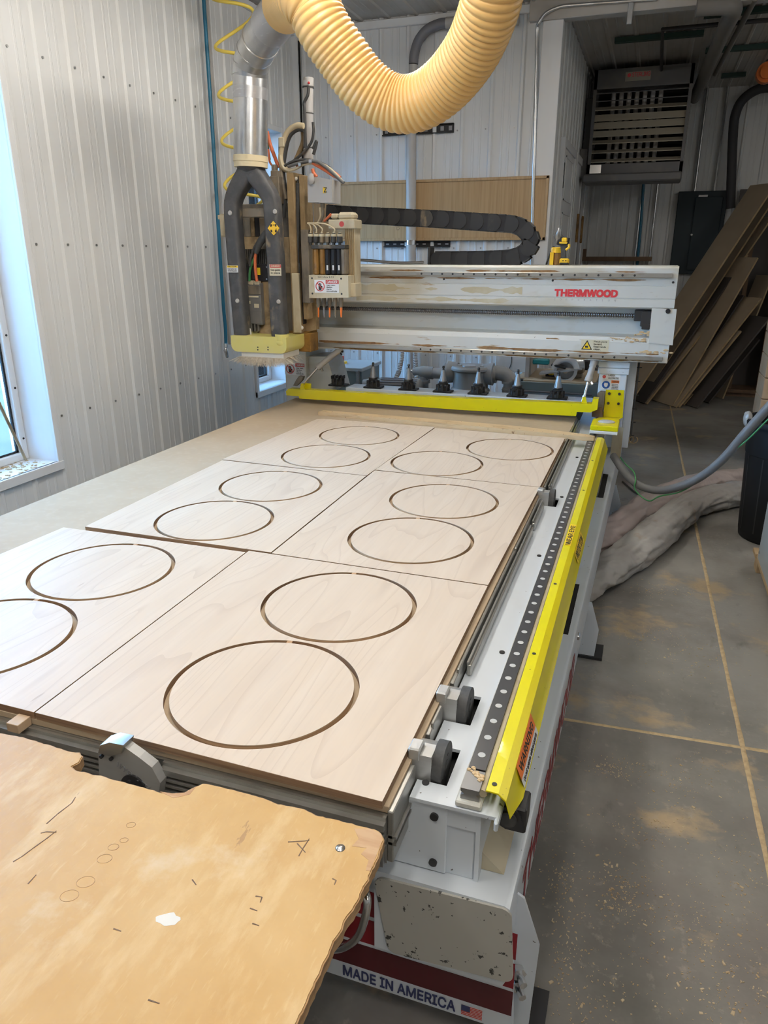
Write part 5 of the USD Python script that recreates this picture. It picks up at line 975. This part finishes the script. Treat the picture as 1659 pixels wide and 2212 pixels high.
# bench with the saw
YS = 5.45
bn = thing('steel_bench', 'low grey bench behind the right column carrying a circular saw', 'bench', (YP(1190, 850, YS)[0], YS, 0))
zt1 = YP(1190, 823, YS)[2]; xa, xb = YP(1112, 830, YS)[0], YP(1285, 830, YS)[0]
obj('bench_top', bx(xa, xb, YS, YS + .62, zt1 - .02, zt1, .002), 'shelf_board', bn); obj('bench_rail', bx(xa, xb + .02, YS - .012, YS + .01, zt1 - .075, zt1 - .012, .003), 'cabinet_grey', bn, label='grey front rail'); obj('bench_rail', bx(xa, xb + .02, YS - .016, YS + .0, zt1 - .088, zt1 - .075, .003), 'dark_conduit', bn); obj('bench_front', bx(xa, xb + .02, YS + .01, YS + .03, .08, zt1 - .07), 'cabinet_lid', bn)
obj('bench_leg', bx(xb - .01, xb + .05, YS - .02, YS + .05, 0, zt1), 'cabinet_grey', bn); obj('bench_leg', bx(xa, xa + .06, YS, YS + .05, 0, zt1), 'cabinet_grey', bn)
wbx = thing('white_box', 'plain white painted box standing on the back of the bench beside the saw', 'box', (YP(1110, 800, 5.85)[0], 5.85, zt1))
obj('box_side', bx(YP(1072, 800, 5.85)[0], YP(1146, 800, 5.85)[0], 5.80, 5.99, zt1 + .0005, zt1 + .34, .003), 'trim_white', wbx); obj('box_end', bx(YP(1146, 800, 5.85)[0], YP(1149, 800, 5.85)[0] + .02, 5.55, 5.99, zt1 + .0005, zt1 + .30, .002), 'pvc_grey', wbx)
obj('box_cord', G().tube([YP(1106, 765, 5.79), YP(1104, 785, 5.79), YP(1098, 802, 5.79)], .003, 6, 6), 'dark_cable', wbx)
YW = 5.55; sw = thing('circular_saw', 'white and silver circular saw lying tipped on the grey bench', 'saw', YP(1215, 822, YW))
c = YP(1222, 800, YW); Rs = .085
ring = Point(0, 0).buffer(Rs, 32).difference(Point(0, 0).buffer(Rs * .74, 32)); fr = (c, (1, 0, 0), (0, 0, 1), (0, 1, 0))
obj('lower_guard', G().prism(ring, (c + np.array([0, -.03, -.0]), (1, 0, 0), (0, 0, 1), (0, 1, 0)), .028), 'white_bowl', sw); obj('saw_blade', G().prism(Point(0, 0).buffer(Rs * .75, 32), (c, (1, 0, 0), (0, 0, 1), (0, 1, 0)), .003), 'steel_grey', sw); obj('blade_flange', G().cyl(c, c + (0, -.012, 0), .022, 18).box(c[0] - .05, c[0] + .04, c[1] - .008, c[1] - .002, c[2] + .012, c[2] + .02), 'steel_bright', sw)
up_ = Polygon([(math.cos(a) * Rs * 1.18, math.sin(a) * Rs * 1.2) for a in np.linspace(.05, PI - .05, 24)]).difference(Point(0, .0).buffer(Rs * .8, 24)); obj('upper_guard', G().prism(up_, (c + np.array([0, -.04, .008]), (1, 0, 0), (0, 0, 1), (0, 1, 0)), .05), 'white_bowl', sw)
pl = [YP(a, b, YW - .05) for a, b in [(1166, 809), (1254, 800), (1256, 796), (1185, 801)]]
obj('base_plate', G().prism([(k[0], k[2]) for k in [YP(a, b, YW - .05) for a, b in [(1165, 806), (1254, 796), (1256, 799), (1166, 809.5)]]], ((0, YW - .06, 0), (1, 0, 0), (0, 0, 1), (0, 1, 0)), .13), 'tool_silver', sw)
obj('saw_handle', G().rect(1150, 776, 1186, 788, YW + .02, .05, .008), 'tool_teal', sw, label='teal handle'); obj('saw_handle', G().tube([YP(1192, 788, YW - .02), YP(1205, 791, YW - .04), YP(1222, 795, YW - .05)], .010, 10, 4), 'black_plastic', sw)
obj('saw_motor', G().tube([YP(1246, 786, YW + .02), YP(1262, 784, YW + .02)], .045, 18), 'tool_silver', sw)
mp = thing('black_planer', 'black hand tool with a ribbed grip lying right of the circular saw', 'power tool', YP(1250, 815, YW + .15))
obj('tool_body', G().rect(1242, 778, 1272, 800, YW + .12, .1, .012), 'black_plastic', mp); obj('tool_grip', G().rect(1236, 797, 1262, 806, YW + .06, .06, .008).rect(1238, 806, 1258, 817, YW + .06, .05, .008), 'dusty_metal', mp)
yb_ = thing('yellow_tool', 'black and yellow hand tool half hidden behind the saw blade', 'power tool', YP(1195, 815, YW + .12)); obj('tool_body', G().rect(1178, 804, 1210, 817, YW + .1, .1, .01), 'black_plastic', yb_); obj('tool_nose', G().rect(1184, 802, 1196, 811, YW + .095, .02, .006), 'tool_yellow', yb_)

# cordless drill and bottle on the beam
YDr = 4.72
dr = thing('cordless_drill', 'yellow and black cordless drill standing on its battery on the gantry beam', 'drill', YP(1215, 572, YDr))
obj('battery', G().rect(1208, 558, 1228, 571.5, YDr, .07, .008), 'tool_yellow', dr); obj('battery_foot', G().rect(1209, 567, 1227, 572, YDr - .002, .074, .003), 'black_plastic', dr)
obj('handle', G().pix([(1210, 528), (1224, 528), (1221, 545), (1220, 560), (1211, 560), (1212, 545)], YDr + .012, .045), 'rubber', dr)
obj('drill_body', G().pix([(1202, 528), (1206, 512), (1211, 511), (1229, 514), (1225, 529), (1208, 530)], YDr, .07), 'black_plastic', dr); obj('drill_shell', G().rect(1213, 513, 1225, 523, YDr - .006, .08, .006).pix([(1208, 522), (1226, 523), (1224, 527), (1208, 526)], YDr - .003, .076), 'tool_yellow', dr)
obj('chuck', G().tube([YP(1209, 516, YDr + .03), YP(1204, 508, YDr + .01), YP(1207, 500, YDr), YP(1208, 492, YDr)], [.026, .024, .016, .004], 16), 'steel_grey', dr); obj('belt_clip', G().tube([YP(1229, 527, YDr), YP(1229, 534, YDr), YP(1222, 540, YDr)], .007, 8, 5), 'tool_yellow', dr)
for a in (1215, 1221): obj('battery_mark', G().rect(a, 562, a + 2.4, 564.5, YDr - .002, .003), 'ink_black', dr)
bt = thing('amber_bottle', 'yellow-capped amber bottle standing on the beam beside the drill', 'bottle', YP(1201, 572, YDr + .12))
c = YP(1202, 572, YDr + .12); zz = lambda p: YP(1202, p, YDr + .12)[2] - c[2]
obj('bottle_body', G().lathe([(0, 0), (.036, 0), (.036, zz(545)), (.030, zz(541)), (0, zz(541))], c, n=20), 'amber_metal', bt); obj('bottle_cap', G().lathe([(.034, zz(546)), (.040, zz(546)), (.040, zz(536)), (.034, zz(534)), (0, zz(534))], c, n=20), 'tool_yellow', bt); obj('bottle_strip', bx(c[0] - .038, c[0] - .016, c[1] - .045, c[1] - .03, c[2], c[2] + zz(545)), 'tool_yellow', bt)
lc_ = thing('loose_cable', 'thin black cable dropping behind the beam left of the drill', 'cable', YP(1185, 570, 5.0)); obj('cable', G().tube([YP(a, b, 5.0) for a, b in [(1178, 580), (1182, 565), (1188, 550), (1195, 534), (1200, 540)]], .006, 8, 6), 'dark_cable', lc_)

# ================================================================== THE DARK BAY AT THE BACK
YH = 8.4
ht = thing('unit_heater', 'dark grey louvred unit heater hung from the ceiling of the back bay', 'heater', (YP(1365, 380, YH)[0], YH, YP(1365, 380, YH)[2]))
xa, xb = YP(1277, 260, YH)[0], YP(1487, 260, YH)[0]; z1, z0 = YP(1380, 145, YH)[2], YP(1370, 377, YH)[2]; zf1, zf0 = YP(1372, 188, YH)[2], YP(1372, 352, YH)[2]
obj('casing', bx(xa, xb, YH + .35, YH + .95, z0 + .03, z1, .006).box(xa, xa + .03, YH, YH + .35, z0, z1).box(xb - .03, xb, YH, YH + .35, z0, z1).box(xa, xb, YH, YH + .35, zf1, z1).box(xa, xb, YH, YH + .35, z0, zf0), 'heater_grey', ht)
obj('heater_back', bx(xa + .03, xb - .03, YH + .33, YH + .35, zf0, zf1), 'black_void', ht)
obj('side_vent', bx(xa - .07, xa - .01, YH + .12, YH + .8, z0 + .02, zf1 - .05), 'black_steel', ht); obj('side_box', bx(xa - .09, xa - .01, YH + .05, YH + .4, z0 - .02, z0 + .26, .005), 'heater_grey', ht)
obj('hood', bx(xa - .03, xb + .0, YH - .10, YH + .3, z0 - .07, z0 + .01, .012), 'heater_grey', ht)
for i, p_ in enumerate((191, 209, 226, 246, 263, 281, 299, 320, 340)):
    zl = YP(1372, p_ + 5, YH)[2]; tl = (.35, .2, .6, 1.2, 1.25, 1.1, .6, .5, .5)[i]; w_ = .06
    obj('louver', G().prism([(-w_ / 2 * math.cos(tl), -w_ / 2 * math.sin(tl)), (w_ / 2 * math.cos(tl), w_ / 2 * math.sin(tl)), (w_ / 2 * math.cos(tl), w_ / 2 * math.sin(tl) + .008), (-w_ / 2 * math.cos(tl), -w_ / 2 * math.sin(tl) + .008)], ((xa + .03, YH + .03, zl), (0, 1, 0), (0, 0, 1), (1, 0, 0)), xb - xa - .06), 'louver_tan' if i not in (0, 1) else 'heater_grey', ht)
for i in range(7): x = xa + .16 + i * (xb - xa - .34) / 7.6; obj('exchanger_tube', bx(x, x + .042, YH + .20, YH + .3, zf0, zf1, .01), 'pvc_grey', ht)
a = YP(1350, 176, YH - .001); b = YP(1407, 152, YH - .001); nb = obj('maker_plate', bx(a[0], b[0], YH - .004, YH, a[2], b[2]), 'louver_tan', ht); obj('lettering', text('STERLING', .036, (a[0] + .06, YH - .0045, a[2] + .035), (1, 0, 0), (0, 0, 1), .0006, True, (b[0] - a[0]) * .72), 'ink_red', nb); obj('maker_mark', disc((a[0] + .035, YH - .0045, a[2] + .05), (0, -1, 0), .017, .0006, 14), 'ink_red', nb)
a = YP(1273, 375, YH - .001); b = YP(1299, 356, YH - .001); obj('rating_plate', bx(a[0], b[0], YH - .004, YH, a[2], b[2]), 'steel_bright', ht, label='shiny rating plate')
obj('hanger_rod', bx(xa + .1, xa + .13, YH + .4, YH + .43, z1, ZC).box(xb - .13, xb - .1, YH + .4, YH + .43, z1, ZC), 'heater_grey', ht); obj('gas_pipe', G().tube([(YP(1430, 140, YH + .1)[0], YH + .1, z1), (YP(1430, 140, YH + .1)[0], YH + .1, ZC - .10), (YP(1430, 140, YH + .1)[0], 7.0, ZC - .10), (YP(1430, 140, YH + .1)[0] + .9, 7.0, ZC - .10)], .016, 10), 'black_steel', ht)
# electric panel on the far wall
YP_ = YF - .10
ep_ = thing('breaker_panel', 'dark slate electric panel with its door ajar on the far wall', 'electric panel', YP(1515, 590, YP_))
a, b = YP(1462, 595, YP_), YP(1574, 411, YP_); a2 = YP(1467, 411, YP_); obj('panel_box', bx(a2[0], b[0], YP_, YF - .012, YP(1515, 592, YP_)[2], b[2], .006), 'panel_slate', ep_)
dx0, dx1 = YP(1493, 500, YP_)[0], YP(1552, 500, YP_)[0]; d_ = obj('panel_door', bx(dx0, dx1, YP_ - .03, YP_ - .015, YP(1515, 584, YP_)[2], YP(1520, 426, YP_)[2], .006), 'panel_slate', ep_); c = YP(1494, 507, YP_ - .03); obj('door_latch', disc(c, (0, -1, 0), .012, .01, 12), 'steel_grey', d_)
obj('panel_tag', G().rect(1509, 421, 1529, 426, YP_ - .001, .002), 'label_white', ep_); 
for px in (1500, 1542): obj('panel_conduit', G().tube([(YP(px, 412, YF - .06)[0], YF - .06, b[2] - .01), (YP(px, 412, YF - .06)[0], YF - .06, ZC)], .016, 10), 'galvanised', ep_)
bp_ = thing('blue_air_line', 'blue air line running down the far wall below the heater', 'pipe', YP(1375, 570, YF - .06)); obj('line', G().tube([YP(1396, 300, YF - .06), YP(1385, 480, YF - .06), YP(1374, 600, YF - .06)], .016, 10), 'blue_hose', bp_)
for i, (px, lab) in enumerate(((1383, 'thin steel pipe down the far wall left of the blue line'), (1415, 'thin steel pipe down the far wall right of the blue line'))):
    t = thing('thin_pipe', lab, 'pipe', YP(px, 570, YF - .05), 'thin pipes on the far wall'); x = YP(px, 450, YF - .05)[0]; obj('pipe', G().tube([(x, YF - .05, .9), (x, YF - .05, 3.1)], .012, 10), 'galvanised', t)
wr_ = thing('wall_ledge', 'low dark wooden ledge along the far wall under the heater', 'ledge', YP(1310, 560, YF - .2)); a, b = YP(1254, 560, YF - .2), YP(1350, 570, YF - .2); obj('ledge', bx(a[0], b[0] + .3, YF - .22, YF - .03, a[2] - .02, a[2] + .03).box(a[0] + .02, a[0] + .06, YF - .2, YF - .15, a[2] + .03, a[2] + .12), 'rack_wood', wr_)
ww = thing('wall_duct', 'dark ribbed pipe curving down the far wall near the right edge', 'pipe', YP(1590, 330, YF - .2)); obj('pipe', G().tube([YP(a, b, YF - .2) for a, b in [(1680, 188), (1640, 192), (1605, 215), (1588, 250), (1583, 300), (1580, 380), (1578, 450)]], .05, 16, 8), 'duct_black', ww, smooth=60)
# exposed purlins and overhead pipes
for i, (pts, lab) in enumerate((([(1328, 88), (1520, 75)], 'long dark green purlin showing through the ceiling above the heater'), ([(1521, 33), (1600, 28)], 'short dark green purlin at the top by the grey pipe bend'), ([(1524, 110), (1680, 98)], 'dark green purlin across the ceiling to the right edge'), ([(1558, 164), (1611, 160)], 'short dark green purlin nearest the far wall'), ([(1600, 25), (1700, 18)], 'dark green purlin in the top right corner'))):
    y = ZP(*pts[0], ZC - .03)[1]; xa_, xb_ = [YP(*p, y)[0] for p in pts]; obj('purlin', bx(xa_, xb_, y - .03, y + .03, ZC - .05, ZC - .012), 'purlin_green', label=lab, cat='purlin', group='ceiling purlins')
oc = thing('overhead_pipe', 'pair of pale pipes slanting along the ceiling of the back bay', 'pipe', ZP(1510, 190, ZC - .1))
obj('large_pipe', G().tube([ZP(a, b, ZC - .16) for a, b in [(1500, 212), (1535, 132), (1570, 52)]], .055, 16), 'pipe_dim', oc, smooth=60); obj('pipe_bend', G().tube([ZP(1570, 52, ZC - .16), ZP(1584, 22, ZC - .16), ZP(1575, 12, ZC - .16), ZP(1545, 12, ZC - .16), ZP(1505, 15, ZC - .16)], .06, 16, 8), 'pipe_dim', oc, smooth=60, label='grey bend at the near end'); obj('small_pipe', G().tube([ZP(1545, 160, ZC - .12), ZP(1632, -5, ZC - .12)], .022, 12), 'pipe_dim', oc, smooth=60)
ol = thing('orange_reel', 'orange reel hanging from the ceiling at the right edge', 'reel', ZP(1652, 160, ZC - .25)); c = DP(1655, 158, 9.0); obj('reel_drum', G().cyl(c + np.array([0, -.05, 0]), c + np.array([0, .05, 0]), .09, 20).cyl(c + np.array([0, -.08, 0]), c + np.array([0, -.05, 0]), .06, 20), 'label_orange', ol); obj('reel_hanger', bx(c[0] - .015, c[0] + .015, c[1] - .015, c[1] + .015, c[2] + .08, ZC), 'black_steel', ol)

# leaning sheets
EDIR = np.array([-.55, .835, 0]); HDIR = np.array([.835, .55, 0])      # along a sheet's foot, and the way it leans
def sheet(label, bot, top, wide, m='sheet_mdf', th=.019, name='leaning_sheet'):
    """foot and top of the near long edge as seen; the sheet runs back from that edge by its width"""
    Bp = ZP(bot[0], bot[1], 0.0); r = ray(*top)
    a, c, _ = np.linalg.solve(np.stack([HDIR, [0, 0, 1.], -r], 1), CAM - Bp)
    d = HDIR * a + np.array([0, 0, c]); L = np.linalg.norm(d); d = d / L; nn = np.cross(d, EDIR); nn = nn if nn[2] < 0 else -nn
    o = Bp - np.array([0, 0, min(0, nn[2] * th)])
    t = thing(name, label, 'sheet', Bp, 'sheets leaning in the back bay')
    def slab_(e0, e1): return G().prism([(0, 0), (L, 0), (L, th), (0, th)], (o + EDIR * e0, d, nn, EDIR), e1 - e0)
    obj('sheet_face', slab_(.003, wide), m, t); obj('sheet_edge', slab_(0, .003), 'sheet_edge' if m == 'sheet_mdf' else m, t)
sheet('longest brown sheet at the back of the leaning stack, reaching past the top right', (1352, 884), (1676, 396), .38)
sheet('tall brown sheet second from the back, its edge a pale line', (1384, 870), (1672, 430), .5); sheet('tall thin brown sheet leaning just right of the pale-edged one', (1392, 868), (1668, 470), .35)
sheet('wide brown sheet in front whose square top corner stands clear', (1383, 868), (1614, 552), .42)
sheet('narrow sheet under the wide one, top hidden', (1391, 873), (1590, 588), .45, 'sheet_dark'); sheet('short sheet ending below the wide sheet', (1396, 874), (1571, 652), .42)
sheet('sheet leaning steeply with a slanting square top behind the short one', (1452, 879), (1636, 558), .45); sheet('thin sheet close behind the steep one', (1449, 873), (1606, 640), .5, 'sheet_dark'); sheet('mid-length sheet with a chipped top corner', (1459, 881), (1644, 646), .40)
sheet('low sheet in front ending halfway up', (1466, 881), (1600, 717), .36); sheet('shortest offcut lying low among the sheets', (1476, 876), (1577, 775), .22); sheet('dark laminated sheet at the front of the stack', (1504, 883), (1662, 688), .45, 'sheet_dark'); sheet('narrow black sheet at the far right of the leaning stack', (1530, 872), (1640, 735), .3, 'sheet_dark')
sheet('upper brown sheet crossing the right edge of the photo', (1560, 862), (1668, 596), .25)
# timber rack behind the sheets
rkk = thing('timber_rack', 'dark open timber rack standing behind the leaning sheets', 'rack', (1.35, 9.75, 0))
a = YP(1560, 846, 9.6)
obj('rack_shelf', bx(a[0] - .02, a[0] + .75, 9.55, 9.95, .05, .09), 'rack_wood', rkk); obj('rack_shelf', bx(a[0], a[0] + .75, 9.6, 9.95, 0, .05), 'rack_wood', rkk)
for x_ in (a[0] + .05, a[0] + .36, a[0] + .42, a[0] + .72): obj('rack_post', bx(x_, x_ + .045, 9.62, 9.68, .09, 2.1), 'rack_wood', rkk)
obj('rack_panel', bx(a[0] + .40, a[0] + .75, 9.75, 9.77, .09, 2.2), 'sheet_dark', rkk); obj('rack_panel', bx(a[0] - .1, a[0] + .75, 9.93, 9.95, .09, 2.3), 'sheet_dark', rkk)
pw = thing('plank_stack', 'pale wooden planked crate at the right edge behind the bin', 'crate', (YP(1652, 865, 6.4)[0], 6.4, 0)); xk = YP(1643, 868, 6.4)[0]
for i in range(9): obj('plank', bx(xk, xk + .5, 6.4, 6.75, .03 + i * .165, .19 + i * .165, .004), 'pale_wood', pw)
obj('crate_foot', bx(xk + .01, xk + .49, 6.42, 6.73, 0, .03), 'rack_wood', pw)

# ================================================================== THE AISLE ON THE RIGHT
c = ZP(1594, 1165, 0); c = np.array([c[0] + .205, c[1] + .10, 0])
bn_ = thing('rubbish_bin', 'tall black plastic rubbish bin at the right edge of the aisle', 'bin', c)
hz_ = .715; prof = [(0, .006), (.185, .0), (.198, .012), (.203, .05), (.228, hz_ * .72), (.233, hz_ * .725), (.234, hz_ * .735), (.240, hz_ * .95), (.258, hz_ * .955), (.262, hz_ * .985), (.256, hz_), (.240, hz_), (.236, hz_ * .96), (.20, .06), (0, .05)]
g = G(); g.lathe(prof, c, n=48)
obj('bin_body', g, 'bin_black', bn_, smooth=40)
rb = G()
for k in range(12): a = k * PI / 6 + .3; rb.add([c + np.array([r * math.cos(a + s), r * math.sin(a + s), z]) for z, r in ((.06, .2045), (hz_ * .715, .2295)) for s in (-.018, .018)], [(0, 1, 3, 2)])
obj('bin_flutes', rb, 'black_steel', bn_)
fl2 = trimesh.creation.icosphere(3, .032); fl2.vertices *= (.9 + .5 * meshkit.fbm(fl2.vertices * 40, 3, 4))[:, None] * np.array([.7, .8, 1.2]); fl2.apply_translation(c + np.array([-.25, -.02, hz_ - .005])); obj('bag_scrap', fl2, 'plastic_film', bn_, label='crumpled clear bag at the rim')
pk = thing('wooden_skid', 'pale wooden skid on the floor at the right edge below the metal cabinet', 'pallet', ZP(1640, 1230, .1))
s0 = ZP(1629, 1184, .10); s1 = ZP(1661, 1268, .10)
obj('skid_board', bx(s0[0], s0[0] + .09, s1[1] - 1.3, s0[1] - .10, .075, .10, .003), 'pallet_wood', pk); obj('skid_board', bx(s0[0] - .005, s0[0] + .8, s0[1] - .10, s0[1], .08, .105, .003), 'pallet_wood', pk); obj('skid_block', bx(s0[0] + .01, s0[0] + .10, s0[1] - .11, s0[1] - .02, 0, .08, .003), 'pallet_wood', pk); obj('skid_block', bx(s0[0] + .01, s0[0] + .10, s1[1] - 1.2, s1[1] - 1.1, 0, .075, .003), 'pallet_wood', pk)
for i in range(3): obj('skid_bolt', disc((s0[0] + .045, s0[1] - .03 - i * .14, .105 if i == 0 else .10), (0, 0, 1), .012, .004, 10), 'pallet_wood', pk)
mc = thing('metal_cabinet', 'pale grey metal cabinet on the skid, only its edge showing at the right', 'cabinet', (s0[0] + .5, s0[1] - .6, .1)); xk = YP(1650, 1130, s0[1] - .16)[0]
obj('cabinet_side', bx(xk, xk + .6, s0[1] - 1.3, s0[1] - .16, .106, .60, .004), 'cabinet_lid', mc); obj('cabinet_bolt', disc((xk, s0[1] - .19, .15), (-1, 0, 0), .008, .004, 10), 'steel_bright', mc)
# cables across the aisle
gc = thing('grey_cable', 'thick grey cable drooping from the router across the aisle in front of the bin', 'cable', ZP(1400, 1055, .45))
obj('cable', G().tube([YP(1325, 985, 4.25), YP(1345, 1015, 4.1), YP(1372, 1043, 3.95), YP(1410, 1058, 3.85), YP(1450, 1056, 3.78), YP(1505, 1035, 3.72), YP(1558, 995, 3.66), YP(1608, 938, 3.6), YP(1640, 902, 3.58), YP(1680, 858, 3.55)], .0205, 16, 8), 'grey_cable', gc, smooth=60)
gw_ = thing('green_wire', 'thin green wire looping along the grey cable over the aisle', 'wire', ZP(1400, 1085, .4))
obj('wire', G().tube([YP(1340, 988, 4.25), YP(1352, 1003, 4.15), YP(1368, 1018, 4.0), YP(1373, 1035, 3.92), YP(1371, 1055, 3.9), YP(1385, 1072, 3.88), YP(1404, 1082, 3.85), YP(1425, 1072, 3.8), YP(1470, 1062, 3.76), YP(1512, 1036, 3.72), YP(1540, 1005, 3.68), YP(1565, 985, 3.66), YP(1600, 962, 3.6), YP(1625, 940, 3.58), YP(1660, 905, 3.55)], .0038, 8, 6), 'green_cable', gw_, smooth=60)
dkc = thing('dark_floor_cable', 'thin dark cable lying on the floor under the grey cable', 'cable', ZP(1400, 1085, 0)); obj('cable', G().tube([ZP(a, b, .006) for a, b in [(1345, 1040), (1370, 1062), (1395, 1078), (1420, 1098), (1440, 1108)]], .006, 8, 6), 'dark_cable', dkc)
# two limp fabric ducts
def duct(label, pix, r, seed, m, dz=0):
    P = [ZP(a, b, 0) + np.array([0, 0, r * .7 + dz]) for a, b in pix]; C = catmull(P, 46); k = len(C)
    t = thing('fabric_duct', label, 'fabric duct', P[len(P) // 2] * np.array([1, 1, 0]), 'limp fabric ducts'); n = 56; g = G()
    def fld(fs, fa, o, sd): return meshkit.fbm(np.stack(np.meshgrid(np.linspace(0, fs, k), np.arange(n) * fa / n, [sd], indexing='ij'), -1)[:, :, 0], o, sd)
    g.tube(C, r, n, cap=False); V, Fc = g.arrays(); V = V.reshape(k, n, 3)
    ridge = lambda f: 1 - np.abs(f - .5) * 4
    sc = .92 + .42 * (fld(8, 5, 3, seed) - .5) + .10 * np.clip(ridge(fld(14, 9, 2, seed + 5)), 0, 1) - .12 * np.clip(ridge(fld(9, 12, 2, seed + 9)), 0, 1) ** 2 + .05 * ridge(fld(13, 24, 2, seed + 11)) + .025 * ridge(fld(50, 7, 2, seed + 13))
    V = C[:, None] + (V - C[:, None]) * sc[..., None]; V[..., 2] = np.maximum(.004 + .01 * fld(30, 8, 2, seed + 2), C[:, None, 2] + (V[..., 2] - C[:, None, 2]) * .8)
    obj('duct_cloth', G().add(V.reshape(-1, 3), Fc), m, t, smooth=True)
duct('limp dusty fabric duct on the floor, the nearer of the two', [(1225, 1305), (1290, 1268), (1350, 1232), (1415, 1178), (1470, 1128), (1530, 1100), (1600, 1088), (1690, 1082)], .105, 3, 'fabric')
duct('limp dusty fabric duct on the floor, the farther one with a pinkish end', [(1240, 1222), (1300, 1192), (1365, 1142), (1425, 1102), (1490, 1076), (1550, 1066), (1610, 1060), (1690, 1054)], .098, 8, 'fabric_pink', .02)
# loose sawdust, chips and shavings
rg = np.random.default_rng(21); g = G()
SPOT = [(1390, 1790, 60, 25), (1350, 1920, 40, 45), (1280, 2140, 60, 40), (1540, 2050, 60, 50), (1560, 2160, 70, 40), (1330, 1660, 30, 12), (1480, 1690, 50, 30), (1400, 1370, 60, 12), (1510, 1420, 60, 20), (1420, 1275, 40, 10), (1340, 1930, 30, 30), (1450, 2000, 60, 60), (1230, 2050, 25, 60), (1600, 1900, 40, 60), (1210, 1900, 20, 40)]
for px, py, sx, sy in SPOT:
    for _ in range(110):
        a, b = px + rg.normal(0, sx), py + rg.normal(0, sy)
        if b < 1250: continue
        p = ZP(a, b, .0)
        if p[0] < xr(p[1]) + .0 or p[0] > 2: continue
        s = rg.uniform(.0008, .0028) * (1 if rg.uniform() < .93 else 2.2); t = rg.uniform(0, PI); d = np.array([math.cos(t), math.sin(t), 0]) * s; e = np.array([-math.sin(t), math.cos(t), 0]) * s * rg.uniform(.3, .8); z = np.array([0, 0, rg.uniform(.0006, .0025)])
        g.add([p - d - e, p + d - e * .6, p + d * .8 + e, p - d + e, p - d * .8 - e * .8 + z, p + d - e * .5 + z, p + d * .7 + e * .8 + z, p - d * .8 + e * .8 + z], [(4, 5, 6, 7), (0, 1, 5, 4), (1, 2, 6, 5), (2, 3, 7, 6), (3, 0, 4, 7)])
for _ in range(420):
    p = ZP(rg.uniform(1180, 1659), rg.uniform(1150, 2212) , 0)
    if p[0] < xr(p[1]): continue
    s = rg.uniform(.0007, .002); t = rg.uniform(0, PI); d = np.array([math.cos(t), math.sin(t), 0]) * s; e = np.array([-math.sin(t), math.cos(t), 0]) * s * .5; z = np.array([0, 0, .0015])
    g.add([p - d - e, p + d - e, p + d + e, p - d + e, p - d - e + z, p + d - e + z, p + d + e + z, p - d + e + z], [(4, 5, 6, 7), (0, 1, 5, 4), (1, 2, 6, 5), (2, 3, 7, 6), (3, 0, 4, 7)])
obj('wood_chips', g, 'chip', smooth=False, label='pale wood chips and sawdust scattered over the dark concrete aisle', cat='wood chips', kind='stuff')
g = G()
for _ in range(260):
    y = rg.uniform(2.2, 3.08); x = XL - rg.uniform(.0, .19) ** 1; x = XL - .185 * rg.uniform(0, 1) ** .7; p = np.array([x, y, WZ0]); 
    if y > 3.05 and rg.uniform() < .5: continue
    s = rg.uniform(.003, .011); t = rg.uniform(0, PI); d = np.array([math.cos(t), math.sin(t), 0]) * s; e = np.array([-math.sin(t), math.cos(t), 0]) * s * .4; z = np.array([0, 0, rg.uniform(.001, .005)])
    g.add([p - d - e, p + d - e, p + d + e, p - d + e, p - d - e + z, p + d - e + z, p + d + e + z, p - d + e + z], [(4, 5, 6, 7), (0, 1, 5, 4), (1, 2, 6, 5), (2, 3, 7, 6), (3, 0, 4, 7)])
obj('sill_shavings', g, 'chip', smooth=False, label='brown wood shavings strewn on the sill of the large left window', cat='shavings', kind='stuff')
a, b = YP(55, 992, 2.99), YP(-12, 850, 2.6); a[2] = max(a[2], WZ0 + .012); obj('wood_stick', G().cyl(a, a + (b - a) * 1.25, .008, 10), 'pallet_wood', label='thin wooden stick leaning in the corner of the large left window', cat='stick')
